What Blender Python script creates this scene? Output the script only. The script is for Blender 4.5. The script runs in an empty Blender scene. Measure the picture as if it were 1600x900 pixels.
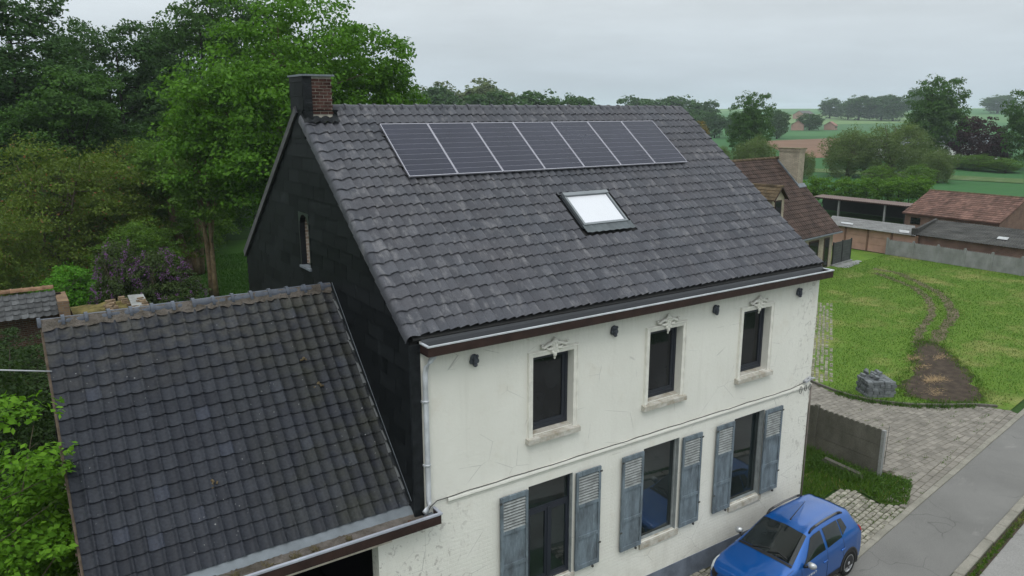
import bpy, math, random
import numpy as np
from mathutils import Vector, Matrix

random.seed(7)
RNG = np.random.default_rng(11)
rad = math.radians
S = bpy.context.scene
COL = S.collection

# ------------------------------------------------------------------ camera
CAM = Vector((-5.1415, -10.2804, 10.0572))
cr = Vector((0.83054, -0.55695, -0.0014)); cu = Vector((0.12741, 0.18754, 0.97396)); cf = Vector((0.54219, 0.80909, -0.22672))
cam_d = bpy.data.cameras.new('camera'); cam = bpy.data.objects.new('camera', cam_d); COL.objects.link(cam)
cam.matrix_world = Matrix(((cr.x, cu.x, -cf.x, CAM.x), (cr.y, cu.y, -cf.y, CAM.y), (cr.z, cu.z, -cf.z, CAM.z), (0, 0, 0, 1)))
cam_d.sensor_width = 36.0; cam_d.lens = 1189.19 / 1600 * 36
cam_d.clip_start = 0.1; cam_d.clip_end = 9000
S.camera = cam

# ------------------------------------------------------------------ world: overcast daylight
SUN_EL, SUN_AZ = rad(58), rad(215)          # azimuth clockwise from +y
w = bpy.data.worlds.new('World'); S.world = w; w.use_nodes = True
nt = w.node_tree; nt.nodes.clear()
def wn(t, **p):
    n = nt.nodes.new(t)
    for k, v in p.items(): setattr(n, k, v)
    return n
sky = wn('ShaderNodeTexSky', sky_type='NISHITA', sun_disc=False)
sky.sun_elevation = SUN_EL; sky.sun_rotation = SUN_AZ; sky.air_density = 1.2; sky.dust_density = 3.0
tc = wn('ShaderNodeTexCoord'); sep = wn('ShaderNodeSeparateXYZ'); nt.links.new(tc.outputs['Generated'], sep.inputs[0])
mr = wn('ShaderNodeMapRange'); nt.links.new(sep.outputs['Z'], mr.inputs[0])
mr.inputs[1].default_value = 0.0; mr.inputs[2].default_value = 1.0; mr.inputs[3].default_value = 0.34; mr.inputs[4].default_value = 1.0
noi = wn('ShaderNodeTexNoise'); noi.inputs['Scale'].default_value = 2.6; noi.inputs['Detail'].default_value = 5; noi.inputs['Roughness'].default_value = .55
mp = wn('ShaderNodeMapping'); mp.inputs['Scale'].default_value = (1, 1, 5.5)
nt.links.new(tc.outputs['Generated'], mp.inputs[0]); nt.links.new(mp.outputs[0], noi.inputs['Vector'])
mr2 = wn('ShaderNodeMapRange'); nt.links.new(noi.outputs['Fac'], mr2.inputs[0])
mr2.inputs[1].default_value = .3; mr2.inputs[2].default_value = .7; mr2.inputs[3].default_value = .88; mr2.inputs[4].default_value = 1.1
mul = wn('ShaderNodeMath', operation='MULTIPLY'); nt.links.new(mr.outputs[0], mul.inputs[0]); nt.links.new(mr2.outputs[0], mul.inputs[1])
ov = wn('ShaderNodeMix', data_type='RGBA', blend_type='MULTIPLY'); ov.inputs[0].default_value = 1
ov.inputs[6].default_value = (17.4, 18.6, 19.3, 1); tint = wn('ShaderNodeMix', data_type='RGBA'); tint.inputs[6].default_value = (.90, .985, 1.07, 1); tint.inputs[7].default_value = (1, 1, 1, 1); mr3 = wn('ShaderNodeMapRange'); nt.links.new(sep.outputs['Z'], mr3.inputs[0]); mr3.inputs[2].default_value = .16; nt.links.new(mr3.outputs[0], tint.inputs[0])
tm_ = wn('ShaderNodeVectorMath', operation='SCALE'); nt.links.new(tint.outputs[2], tm_.inputs[0]); nt.links.new(mul.outputs[0], tm_.inputs['Scale']); nt.links.new(tm_.outputs[0], ov.inputs[7])
mx = wn('ShaderNodeMix', data_type='RGBA'); mx.inputs[0].default_value = .93
nt.links.new(sky.outputs[0], mx.inputs[6]); nt.links.new(ov.outputs[2], mx.inputs[7])
bg = wn('ShaderNodeBackground'); bg.inputs['Strength'].default_value = 0.1; nt.links.new(mx.outputs[2], bg.inputs[0])
wo = wn('ShaderNodeOutputWorld'); nt.links.new(bg.outputs[0], wo.inputs[0])
# sun behind the cloud layer
sd = bpy.data.lights.new('sun', 'SUN'); sd.energy = 1.0; sd.angle = rad(24); sd.color = (1, .97, .92)
so = bpy.data.objects.new('sun', sd); COL.objects.link(so); so.location = (-20, -30, 40)
sdir = Vector((math.sin(SUN_AZ) * math.cos(SUN_EL), math.cos(SUN_AZ) * math.cos(SUN_EL), math.sin(SUN_EL)))
so.rotation_euler = sdir.to_track_quat('Z', 'Y').to_euler()
S.view_settings.view_transform = 'Standard'; S.view_settings.look = 'None'
S.view_settings.exposure = 0.0; S.view_settings.gamma = 1.0; S.view_settings.use_curve_mapping = False
S.render.engine = 'CYCLES'
cy = S.cycles; cy.use_denoising = True; cy.max_bounces = 6; cy.diffuse_bounces = 3; cy.glossy_bounces = 3; cy.transmission_bounces = 4
cy.transparent_max_bounces = 4; cy.volume_bounces = 1; cy.caustics_reflective = False; cy.caustics_refractive = False
cy.use_adaptive_sampling = True; cy.adaptive_threshold = .02

# ------------------------------------------------------------------ materials
class MT:
    def __init__(s, name):
        s.m = bpy.data.materials.new(name); s.m.use_nodes = True; s.t = s.m.node_tree; s.t.nodes.clear()
        s.out = s.n('ShaderNodeOutputMaterial'); s._pos = None
    def n(s, typ, ins=None, **props):
        nd = s.t.nodes.new(typ)
        for k, v in props.items(): setattr(nd, k, v)
        for k, v in (ins or {}).items():
            sk = nd.inputs[k]
            if isinstance(v, bpy.types.NodeSocket): s.t.links.new(v, sk)
            else: sk.default_value = v
        return nd
    def geo(s):
        if s._pos is None: s._pos = s.n('ShaderNodeNewGeometry')
        return s._pos
    def pos(s, scale=(1, 1, 1)):
        m = s.n('ShaderNodeMapping', {'Vector': s.geo().outputs['Position'], 'Scale': scale}); return m.outputs[0]
    def noise(s, scale, detail=4, rough=.55, vec=None, dist=0):
        return s.n('ShaderNodeTexNoise', {'Vector': vec or s.geo().outputs['Position'], 'Scale': scale, 'Detail': detail, 'Roughness': rough, 'Distortion': dist}).outputs['Fac']
    def rng(s, v, a, b, c=0, d=1):
        return s.n('ShaderNodeMapRange', {0: v, 1: a, 2: b, 3: c, 4: d}).outputs[0]
    def math(s, op, a, b=0.0):
        return s.n('ShaderNodeMath', {0: a, 1: b}, operation=op).outputs[0]
    def mix(s, f, a, b, blend='MIX'):
        a = (*a, 1) if isinstance(a, tuple) and len(a) == 3 else a; b = (*b, 1) if isinstance(b, tuple) and len(b) == 3 else b
        return s.n('ShaderNodeMix', {0: f, 6: a, 7: b}, data_type='RGBA', blend_type=blend).outputs[2]
    def rnd(s):
        oi = s.n('ShaderNodeObjectInfo').outputs['Random']; isl = s.geo().outputs['Random Per Island']
        return s.math('FRACT', s.math('ADD', oi, isl))
    def bump(s, h, strength=.3, dist=.02):
        return s.n('ShaderNodeBump', {'Height': h, 'Strength': strength, 'Distance': dist}).outputs[0]
    def bsdf(s, col, rough=.8, spec=.3, normal=None, metallic=0.0, coat=0.0, **k):
        ins = {'Base Color': (*col, 1) if isinstance(col, tuple) and len(col) == 3 else col, 'Roughness': rough, 'Specular IOR Level': spec, 'Metallic': metallic, 'Coat Weight': coat}
        if normal is not None: ins['Normal'] = normal
        ins.update(k)
        b = s.n('ShaderNodeBsdfPrincipled', ins); s.t.links.new(b.outputs[0], s.out.inputs[0]); return s.m

def plain(name, col, var=.18, scale=4, rough=.8, spec=.3, bump=.0, bscale=40, rnd=0.0, metallic=0.0, coat=0.0):
    m = MT(name); c = tuple(col)
    v = m.rng(m.noise(scale, 5), .3, .7, 1 - var, 1 + var)
    if rnd: v = m.math('MULTIPLY', v, m.rng(m.rnd(), 0, 1, 1 - rnd, 1 + rnd))
    cc = m.mix(1.0, c, v, 'MULTIPLY')
    nrm = m.bump(m.noise(bscale, 4), bump, .02) if bump else None
    return m.bsdf(cc, rough, spec, nrm, metallic, coat)

MAT = {}
def tile_main():
    m = MT('grey_roof_tile')
    r = m.rnd()
    base = m.mix(r, (.046, .049, .058), (.078, .081, .093))
    base = m.mix(m.rng(m.noise(1.1, 4), .35, .7, 0, .7), base, (.066, .064, .071))
    pale = m.rng(m.noise(4.5, 6, .65, m.pos((1.6, .55, .55))), .53, .72, 0, .6)
    base = m.mix(pale, base, (.19, .185, .19))
    fine = m.rng(m.noise(38, 3), .3, .7, .85, 1.15)
    base = m.mix(1.0, base, fine, 'MULTIPLY')
    return m.bsdf(base, .55, .16, m.bump(m.noise(60, 3), .15, .01))
def tile_annex():
    m = MT('anthracite_pan_tile')
    r = m.rnd()
    base = m.mix(r, (.0175, .0195, .0255), (.0285, .0315, .0395))
    blue = m.rng(r, .965, .975, 0, .5); base = m.mix(blue, base, (.040, .046, .065))
    x = m.n('ShaderNodeSeparateXYZ', {0: m.geo().outputs['Position']}).outputs['X']
    moss = m.math('MULTIPLY', m.rng(x, -2.8, -.5, 0, 1), m.rng(m.noise(2.2, 5, .6), .35, .72, 0, 1))
    base = m.mix(m.math('MULTIPLY', moss, .55), base, (.038, .039, .018))
    z = m.n('ShaderNodeSeparateXYZ', {0: m.geo().outputs['Position']}).outputs['Z']
    top = m.math('MULTIPLY', m.rng(z, 5.6, 6.8, 0, .8), m.rng(m.noise(5, 5), .4, .65, 0, 1))
    base = m.mix(top, base, (.062, .060, .052))
    vor = m.n('ShaderNodeTexVoronoi', {'Vector': m.geo().outputs['Position'], 'Scale': 9.0, 'Randomness': 1.0}).outputs['Distance']
    spot = m.math('MULTIPLY', m.rng(vor, .13, .09, 0, 1), m.rng(m.noise(30, 2), .45, .6, 0, 1))
    base = m.mix(m.math('MULTIPLY', spot, m.rng(m.noise(.9, 2), .45, .62, 0, .6)), base, (.27, .27, .265))
    base = m.mix(1.0, base, m.rng(m.noise(26, 3), .3, .7, .8, 1.2), 'MULTIPLY')
    return m.bsdf(base, .5, .14, m.bump(m.noise(50, 3), .15, .01))
def plaster():
    m = MT('off_white_render')
    g = m.geo().outputs['Position']
    big = m.rng(m.noise(.7, 5, .6), .3, .7, 0, 1)
    base = m.mix(big, (.655, .645, .585), (.725, .715, .655))
    streak = m.noise(2.5, 5, .6, m.pos((1.6, 1, .13)))
    sep = m.n('ShaderNodeSeparateXYZ', {0: g})
    base = m.mix(m.rng(streak, .54, .80, 0, .28), base, (.46, .44, .38))
    base = m.mix(m.rng(m.noise(1.6, 6, .68), .56, .74, 0, .35), base, (.55, .50, .41))
    # grime below the eaves and round the foot of the wall
    hi = m.math('MULTIPLY', m.rng(sep.outputs['Z'], 5.9, 6.35, 0, .5), m.rng(m.noise(6, 4, .6, m.pos((3, 1, .35))), .45, .72, 0, 1))
    base = m.mix(hi, base, (.45, .43, .37))
    lo = m.math('MULTIPLY', m.rng(sep.outputs['Z'], 1.3, .5, 0, .55), m.rng(m.noise(3, 5, .65), .4, .7, 0, 1))
    base = m.mix(lo, base, (.50, .48, .42))
    # flaked patches near both ends of the facade
    ends = m.math('ADD', m.rng(sep.outputs['X'], 9.2, 10.3, 0, 1), m.math('MULTIPLY', m.rng(sep.outputs['X'], 1.2, .2, 0, 1), m.rng(sep.outputs['Z'], 3.9, 3.5, 0, 1)))
    fl = m.math('MULTIPLY', ends, m.rng(m.noise(7, 6, .7, m.pos((1, 1, .8)), 1.2), .555, .615, 0, 1))
    base = m.mix(m.math('MULTIPLY', fl, .7), base, (.36, .34, .31))
    crk = m.n('ShaderNodeTexVoronoi', {'Vector': m.n('ShaderNodeMapping', {'Vector': g, 'Scale': (1, 1, 1.4)}).outputs[0], 'Scale': 1.1}, feature='DISTANCE_TO_EDGE').outputs['Distance']
    ck = m.math('MULTIPLY', m.rng(crk, .006, .002, 0, 1), m.rng(m.noise(1.3, 3), .50, .58, 0, .6))
    base = m.mix(ck, base, (.3, .29, .27))
    bk = m.n('ShaderNodeTexBrick', {'Vector': m.n('ShaderNodeCombineXYZ', {0: sep.outputs['X'], 1: sep.outputs['Z']}).outputs[0], 'Scale': 1.0, 'Mortar Size': .012, 'Brick Width': .22, 'Row Height': .075, 'Mortar Smooth': .6, 'Color1': (1, 1, 1, 1), 'Color2': (.9, .9, .9, 1), 'Mortar': (0, 0, 0, 1)})
    h = m.math('ADD', m.math('MULTIPLY', bk.outputs['Color'], m.rng(sep.outputs['Z'], 3.6, 1.0, .05, .5)), m.math('MULTIPLY', m.noise(14, 6, .6), 1.0))
    return m.bsdf(base, .85, .2, m.bump(h, .28, .02))
def slate():
    m = MT('black_slate')
    base = m.mix(m.rnd(), (.0055, .0066, .0072), (.0125, .0143, .0155))
    base = m.mix(m.rng(m.noise(2.0, 5), .62, .8, 0, .35), base, (.05, .055, .06))
    return m.bsdf(base, .5, .06, m.bump(m.noise(30, 4), .12, .01))
def brick(name, c1, c2, mort, scale=1.0, w=.22, h=.075, ms=.012):
    m = MT(name); sp = m.n('ShaderNodeSeparateXYZ', {0: m.geo().outputs['Position']})
    u = m.math('ADD', sp.outputs['X'], sp.outputs['Y'])
    bk = m.n('ShaderNodeTexBrick', {'Vector': m.n('ShaderNodeCombineXYZ', {0: u, 1: sp.outputs['Z']}).outputs[0], 'Scale': scale, 'Mortar Size': ms, 'Brick Width': w, 'Row Height': h, 'Color1': (*c1, 1), 'Color2': (*c2, 1), 'Mortar': (*mort, 1)})
    col = m.mix(1.0, bk.outputs['Color'], m.rng(m.noise(1.5, 5), .3, .7, .7, 1.25), 'MULTIPLY')
    return m.bsdf(col, .9, .2, m.bump(bk.outputs['Fac'], -.4, .02))
def leafmat(name, c1, c2, c3=None, p3=0.0, trans=.32, cl=.5):
    m = MT(name)
    g = m.geo()
    col = m.mix(g.outputs['Random Per Island'], c1, c2)
    col = m.mix(m.rng(m.noise(cl, 3), .3, .7, 0, .8), col, m.mix(.5, c1, tuple(x * .7 for x in c1)))
    if c3: col = m.mix(m.math('MULTIPLY', m.rng(m.math('FRACT', m.math('MULTIPLY', g.outputs['Random Per Island'], 17.3)), 1 - p3, 1 - p3 + .02, 0, 1), 1.0), col, c3)
    d = m.n('ShaderNodeBsdfPrincipled', {'Base Color': col, 'Roughness': .6, 'Specular IOR Level': .10})
    t = m.n('ShaderNodeBsdfTranslucent', {'Color': m.mix(1.0, col, (1.15, 1.2, .6), 'MULTIPLY')})
    mxs = m.n('ShaderNodeMixShader', {0: trans, 1: d.outputs[0], 2: t.outputs[0]})
    m.t.links.new(mxs.outputs[0], m.out.inputs[0]); return m.m
def lawnmat(name, c1, c2, dry, pd=.5, bump=.5):
    m = MT(name)
    base = m.mix(m.rng(m.noise(.8, 6, .6), .3, .7, 0, 1), c1, c2)
    base = m.mix(m.math('MULTIPLY', m.rng(m.noise(.35, 6, .62), .52, .68, 0, 1), pd), base, dry)
    base = m.mix(1.0, base, m.rng(m.noise(14, 5, .7), .25, .75, .55, 1.4), 'MULTIPLY')
    return m.bsdf(base, .95, .1, m.bump(m.noise(18, 5, .7), bump, .06))
def asphalt(name, c, patch=(.2, .2, .2), pf=.35):
    m = MT(name)
    base = m.mix(m.rng(m.noise(.55, 6, .6), .35, .7, 0, 1), c, tuple(x * 1.25 for x in c))
    base = m.mix(m.rng(m.noise(.9, 7, .7, m.pos((.6, 1.2, 1))), .60, .72, 0, pf), base, patch)
    vor = m.n('ShaderNodeTexVoronoi', {'Vector': m.n('ShaderNodeVectorMath', {0: m.geo().outputs['Position'], 1: m.n('ShaderNodeTexNoise', {'Vector': m.geo().outputs['Position'], 'Scale': 1.2}).outputs['Color']}, operation='ADD').outputs[0], 'Scale': .42}, feature='DISTANCE_TO_EDGE').outputs['Distance']
    base = m.mix(m.math('MULTIPLY', m.rng(vor, .007, .002, 0, .45), m.rng(m.noise(.5, 3), .45, .55, 0, 1)), base, (.05, .05, .045))
    base = m.mix(m.rng(m.noise(2.3, 4, .7), .62, .72, 0, .35), base, tuple(x * .62 for x in c))
    base = m.mix(1.0, base, m.rng(m.noise(45, 3, .7), .25, .75, .72, 1.28), 'MULTIPLY')
    return m.bsdf(base, .9, .2, m.bump(m.noise(70, 3), .25, .008))
def painted_wood():
    m = MT('weathered_blue_grey_paint')
    wear = m.rng(m.noise(3.2, 6, .68, m.pos((2.2, 1, .55))), .38, .66, 0, 1)
    base = m.mix(wear, (.165, .205, .235), (.085, .10, .112))
    base = m.mix(m.rng(m.noise(9, 5, .7, m.pos((2, 1, .4))), .58, .72, 0, .6), base, (.27, .33, .37))
    return m.bsdf(base, .75, .2, m.bump(m.noise(20, 4, .6, m.pos((6, 1, .6))), .2, .01))
def glass(name, c=(.008, .009, .010), rough=.02, spec=.35):
    m = MT(name); return m.bsdf(m.mix(m.rng(m.noise(1.3, 3), .4, .65, 0, 1), c, tuple(x * 2.2 for x in c)), rough, spec)
def zinc(name, c, rough=.38, metallic=.7):
    m = MT(name); v = m.rng(m.noise(3, 5, .6, m.pos((1, 1, 1))), .3, .7, .75, 1.2)
    return m.bsdf(m.mix(1.0, c, v, 'MULTIPLY'), rough, .5, m.bump(m.noise(2.5, 3), .12, .02), metallic)

MAT.update(tile=tile_main(), pan=tile_annex(), render=plaster(), slate=slate(), shutter=painted_wood(),
    deck=plain('roof_felt', (.02, .02, .02)), fascia=plain('brown_fascia_wood', (.030, .0155, .0125), .3, 6, .6, .3, .2, 30),
    zincb=zinc('bright_zinc', (.55, .57, .60), .45, .3), zincd=zinc('dull_zinc', (.135, .155, .172), .6, .1), zincdark=zinc('dark_zinc', (.016, .018, .022), .3, .0),
    lead=plain('black_lead_flashing', (.014, .016, .018), .4, 9, .55, .12, .5, 14),
    frame=plain('anthracite_window_frame', (.018, .022, .032), .1, 3, .35, .5), glass=glass('window_glass'),
    stone=plain('pale_stone', (.62, .60, .53), .2, 5, .85, .2, .25, 30), sill=None, blind=plain('white_blind', (.60, .61, .64), .02, 2, .5, .3),
    alu=plain('aluminium_frame', (.46, .45, .50), .05, 3, .35, .6, metallic=.6), boss=plain('dark_grey_iron', (.055, .062, .075), .25, 30, .6, .4, .3, 60),
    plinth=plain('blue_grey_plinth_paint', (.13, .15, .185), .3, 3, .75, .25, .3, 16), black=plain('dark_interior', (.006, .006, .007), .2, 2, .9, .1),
    cable=plain('black_cable', (.05, .05, .048), .1, 3, .5, .4), greycable=plain('grey_cable', (.35, .36, .38), .1, 3, .5, .4),
    cblack=plain('black_plastic', (.012, .012, .013), .2, 6, .5, .4), debris=None, wood=plain('weathered_timber', (.085, .065, .048), .4, 8, .9, .15, .5, 20),
    concrete=None, brickred=plain('dark_red_brick', (.062, .030, .025), .4, 9, .9, .15, .4, 40, .3), mortar=plain('pale_mortar', (.36, .33, .29), .2, 12, .95, .1, .4, 40))
def sillmat():
    m = MT('stained_stone_sill'); base = m.mix(m.rng(m.noise(4.5, 6, .65), .36, .64, 0, .85), (.53, .515, .47), (.26, .225, .165))
    return m.bsdf(base, .85, .2, m.bump(m.noise(25, 4), .25, .02))
MAT['sill'] = sillmat()
def debrismat():
    m = MT('gutter_silt'); base = m.mix(m.rng(m.noise(4, 6, .7), .35, .65, 0, 1), (.075, .065, .052), (.17, .15, .135))
    return m.bsdf(base, .95, .1, m.bump(m.noise(25, 6, .7), .9, .05))
MAT['debris'] = debrismat()
def concretemat(name, c, dark, f=.7):
    m = MT(name); base = m.mix(m.rng(m.noise(1.7, 6, .65, m.pos((1, 1, .6))), .35, .68, 0, f), c, dark)
    base = m.mix(1.0, base, m.rng(m.noise(30, 4, .7), .25, .75, .75, 1.25), 'MULTIPLY')
    return m.bsdf(base, .92, .15, m.bump(m.noise(45, 4), .35, .012))
MAT['concrete'] = concretemat('mossy_dark_concrete', (.125, .118, .098), (.052, .052, .040))
MAT['concrete2'] = concretemat('grey_concrete', (.27, .275, .27), (.13, .135, .125))
MAT['kerb'] = concretemat('kerb_concrete', (.25, .235, .20), (.14, .135, .11), .75)

# ------------------------------------------------------------------ builders
WLOC = {}
def V3(p): return np.array(p, float)
class MB:
    def __init__(s): s.v = []; s.f = []; s.sm = []
    def face(s, pts, smooth=False):
        i = len(s.v); s.v.extend([tuple(p) for p in pts]); s.f.append(tuple(range(i, i + len(pts)))); s.sm.append(smooth); return s
    def box(s, x0, x1, y0, y1, z0, z1): return s.obox((x0, y0, z0), (x1 - x0, 0, 0), (0, y1 - y0, 0), (0, 0, z1 - z0))
    def obox(s, o, a, b, c, taper=0.0):
        o, a, b, c = V3(o), V3(a), V3(b), V3(c); i = len(s.v)
        bot = [o, o + a, o + a + b, o + b]; t = taper
        top = [p + c for p in bot]
        if t:
            ctr = sum(top) / 4; top = [ctr + (p - ctr) * (1 - t) for p in top]
        s.v.extend([tuple(p) for p in bot + top])
        for q in ((0, 3, 2, 1), (4, 5, 6, 7), (0, 1, 5, 4), (1, 2, 6, 5), (2, 3, 7, 6), (3, 0, 4, 7)):
            s.f.append(tuple(i + k for k in q)); s.sm.append(False)
        return s
    def prism(s, poly, vec):
        n = len(poly); i = len(s.v); vec = V3(vec)
        s.v.extend([tuple(V3(p)) for p in poly]); s.v.extend([tuple(V3(p) + vec) for p in poly])
        s.f.append(tuple(range(i + n - 1, i - 1, -1))); s.f.append(tuple(range(i + n, i + 2 * n))); s.sm += [False, False]
        for k in range(n):
            s.f.append((i + k, i + (k + 1) % n, i + n + (k + 1) % n, i + n + k)); s.sm.append(False)
        return s
    def tube(s, pts, r, n=8, cap=True):
        pts = [V3(p) for p in pts]; rs = r if isinstance(r, (list, tuple)) else [r] * len(pts); i = len(s.v)
        for k, p in enumerate(pts):
            d = pts[min(k + 1, len(pts) - 1)] - pts[max(k - 1, 0)]; d = d / (np.linalg.norm(d) + 1e-9)
            a = np.cross(d, (0, 0, 1.)) if abs(d[2]) < .9 else np.cross(d, (1., 0, 0)); a /= np.linalg.norm(a); b = np.cross(d, a)
            for j in range(n):
                t = 2 * math.pi * j / n; s.v.append(tuple(p + rs[k] * (a * math.cos(t) + b * math.sin(t))))
        for k in range(len(pts) - 1):
            for j in range(n):
                s.f.append((i + k * n + j, i + k * n + (j + 1) % n, i + (k + 1) * n + (j + 1) % n, i + (k + 1) * n + j)); s.sm.append(True)
        if cap:
            s.f.append(tuple(i + j for j in range(n - 1, -1, -1))); s.f.append(tuple(i + (len(pts) - 1) * n + j for j in range(n))); s.sm += [False, False]
        return s
    def grid(s, P, smooth=True, close=False):
        P = np.asarray(P); a, b = P.shape[:2]; i = len(s.v); s.v.extend([tuple(p) for p in P.reshape(-1, 3)])
        for u in range(a - 1):
            for v in range(b - 1 + (1 if close else 0)):
                s.f.append((i + u * b + v, i + u * b + (v + 1) % b, i + (u + 1) * b + (v + 1) % b, i + (u + 1) * b + v)); s.sm.append(smooth)
        return s
    def ball(s, c, r, n=10, m=7):
        r = r if hasattr(r, '__len__') else (r, r, r)
        P = [[(c[0] + r[0] * math.sin(math.pi * (u + .02) / (m + .04)) * math.cos(2 * math.pi * v / n), c[1] + r[1] * math.sin(math.pi * (u + .02) / (m + .04)) * math.sin(2 * math.pi * v / n), c[2] + r[2] * math.cos(math.pi * (u + .02) / (m + .04))) for v in range(n)] for u in range(m + 1)]
        return s.grid(P, True, True)
    def xform(s, fn): s.v = [tuple(fn(V3(p))) for p in s.v]; return s
    def mesh(s, name, mat, O=(0, 0, 0)):
        me = bpy.data.meshes.new(name); O = V3(O)
        me.from_pydata([tuple(V3(p) - O) for p in s.v], [], s.f)
        me.polygons.foreach_set('use_smooth', s.sm)
        if mat is not None: me.materials.append(mat)
        me.update(); return me
    def build(s, name, mat, parent=None, kind=None, label=None):
        if parent is not None: O = WLOC[parent.name]
        else:
            A = np.array(s.v); O = np.array([(A[:, 0].min() + A[:, 0].max()) / 2, (A[:, 1].min() + A[:, 1].max()) / 2, A[:, 2].min()])
        return link(s.mesh(name, mat, O), name, O, parent, kind, label)
def link(me, name, O, parent=None, kind=None, label=None, rot=None, scale=None):
    o = bpy.data.objects.new(name, me); COL.objects.link(o); O = V3(O)
    if parent is not None: o.parent = parent; o.location = tuple(O - WLOC[parent.name])
    else: o.location = tuple(O)
    if rot is not None: o.rotation_euler = rot
    if scale is not None: o.scale = scale if hasattr(scale, '__len__') else (scale,) * 3
    WLOC[o.name] = O
    if kind: o['kind'] = kind
    if label: o['label'] = label
    return o
def tag(o, label, cat, group=None):
    o['label'] = label; o['category'] = cat
    if group: o['group'] = group
    return o
def thing(name, loc, label, cat, group=None): return tag(link(None, name, loc), label, cat, group)
def node(name, parent, loc=None):
    return link(None, name, WLOC[parent.name] if loc is None else loc, parent)
def clip(poly, a, b, c):                       # keep a*u+b*v<=c (2-D polygon)
    out = []
    for i in range(len(poly)):
        p, q = poly[i], poly[(i + 1) % len(poly)]; dp, dq = a * p[0] + b * p[1] - c, a * q[0] + b * q[1] - c
        if dp <= 0: out.append(p)
        if dp * dq < 0: t = dp / (dp - dq); out.append((p[0] + t * (q[0] - p[0]), p[1] + t * (q[1] - p[1])))
    return out

# ------------------------------------------------------------------ main house
L, YR, ZR, ZE, OE, D_, ZB = 10.284, 4.616, 10.141, 6.605, 0.044, 9.225, 6.634
PIT = math.atan2(ZR - ZE, YR + OE); SL = math.hypot(ZR - ZE, YR + OE)
EV = np.array([0, math.cos(PIT), math.sin(PIT)]); NR = np.array([0, -math.sin(PIT), math.cos(PIT)]); E0 = np.array([0, -OE, ZE])
def RP(x, s, n=0.0): return E0 + np.array([x, 0, 0]) + EV * s + NR * n
house = thing('farmhouse', (0, 0, 0), 'two-storey white house with dark tiled roof carrying solar panels', 'house')

def tile_mesh(name, prof, length, lift, thick, mat):
    mb = MB(); low = [(x, 0, z + lift) for x, z in prof]; up = [(x, length, z) for x, z in prof]; lip = [(x, .035, z + lift - thick) for x, z in prof]
    mb.v = low + up + lip + list(low); n = len(prof)
    for k in range(n - 1):
        mb.f.append((k, k + 1, n + k + 1, n + k)); mb.sm.append(True)
        mb.f.append((2 * n + k, 2 * n + k + 1, 3 * n + k + 1, 3 * n + k)); mb.sm.append(False)
    return mb.mesh(name, mat)
def lay_tiles(roof, P, pit, slots, me_list, n_single, mat, name):
    """slots: (x, s) lower-left corners; nearest ones single objects, the rest one joined part"""
    slots = sorted(slots, key=lambda t: float(np.linalg.norm(P(t[0] + .1, t[1] + .1) - np.array(CAM))))
    rm = np.array(Matrix.Rotation(pit, 3, 'X')); rest = MB()
    for k, (x, s) in enumerate(slots):
        me = random.choice(me_list); jz = random.uniform(-.003, .003); js = random.uniform(-.005, .005); ja = random.gauss(0, .007)
        o = P(x, s + js, jz)
        if k < n_single: link(me, name, o, roof, rot=(pit + random.gauss(0, .005), ja, random.gauss(0, .006)))
        else:
            m3 = rm @ np.array(Matrix.Rotation(ja, 3, 'Y')); i = len(rest.v)
            for v in me.vertices: rest.v.append(tuple(o + m3 @ np.array(v.co)))
            for p in me.polygons: rest.f.append(tuple(i + q for q in p.vertices)); rest.sm.append(p.use_smooth)
    if rest.f: rest.build('tile_field', mat, roof, 'stuff')

roof = node('roof', house)
CW, GA = L / 57, .2605
prof = []
for u in (0, .12, .26, .40, .54, .66, .76, .85, .92, .965, 1.0):
    z = .5 - .5 * math.cos(math.pi * min(u / .74, 1)) if u < .8 else (1.0 if u < .82 else max(.06, math.cos((u - .80) / .20 * math.pi / 2) ** .75))
    prof.append((u * CW * 1.03, .044 * z))
tm = [tile_mesh('roof_tile', prof, GA + .07, .028, .028, MAT['tile'])]
SKX0, SKX1, SKS0, SKS1 = 4.46, 5.64, 1.93, 2.86
slots = []
for r in range(22):
    s = .048 + GA * r
    for c in range(57):
        x = c * CW
        if x < .45 and s > 5.15: continue
        if SKX0 - .1 < x + CW / 2 < SKX1 + .08 and SKS0 - .28 < s + .13 < SKS1 + .02: continue
        slots.append((x, s))
lay_tiles(roof, RP, PIT, slots, tm, 300, MAT['tile'], 'roof_tile')
# verge tiles folded over both gable edges
vp = [(-.205, -.15), (-.212, -.06), (-.205, -.01), (-.185, .022), (-.15, .036), (-.105, .034), (-.06, .016), (-.02, .004), (.012, .006)]
vm = tile_mesh('verge_tile', vp, GA + .06, .030, .030, MAT['tile'])
vp2 = [(-.01, .004), (.02, .03), (.045, .03), (.06, .01), (.062, -.1)]
vm2 = tile_mesh('verge_tile', vp2, GA + .06, .030, .022, MAT['tile'])
for r in range(22):
    s = .048 + GA * r
    if s < 5.4: link(vm, 'verge_tile', RP(0, s - .02, .002), roof, rot=(PIT + random.gauss(0, .006), 0, 0))
    link(vm2, 'verge_tile', RP(L - .02, s, .002), roof, rot=(PIT, 0, 0))
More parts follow.
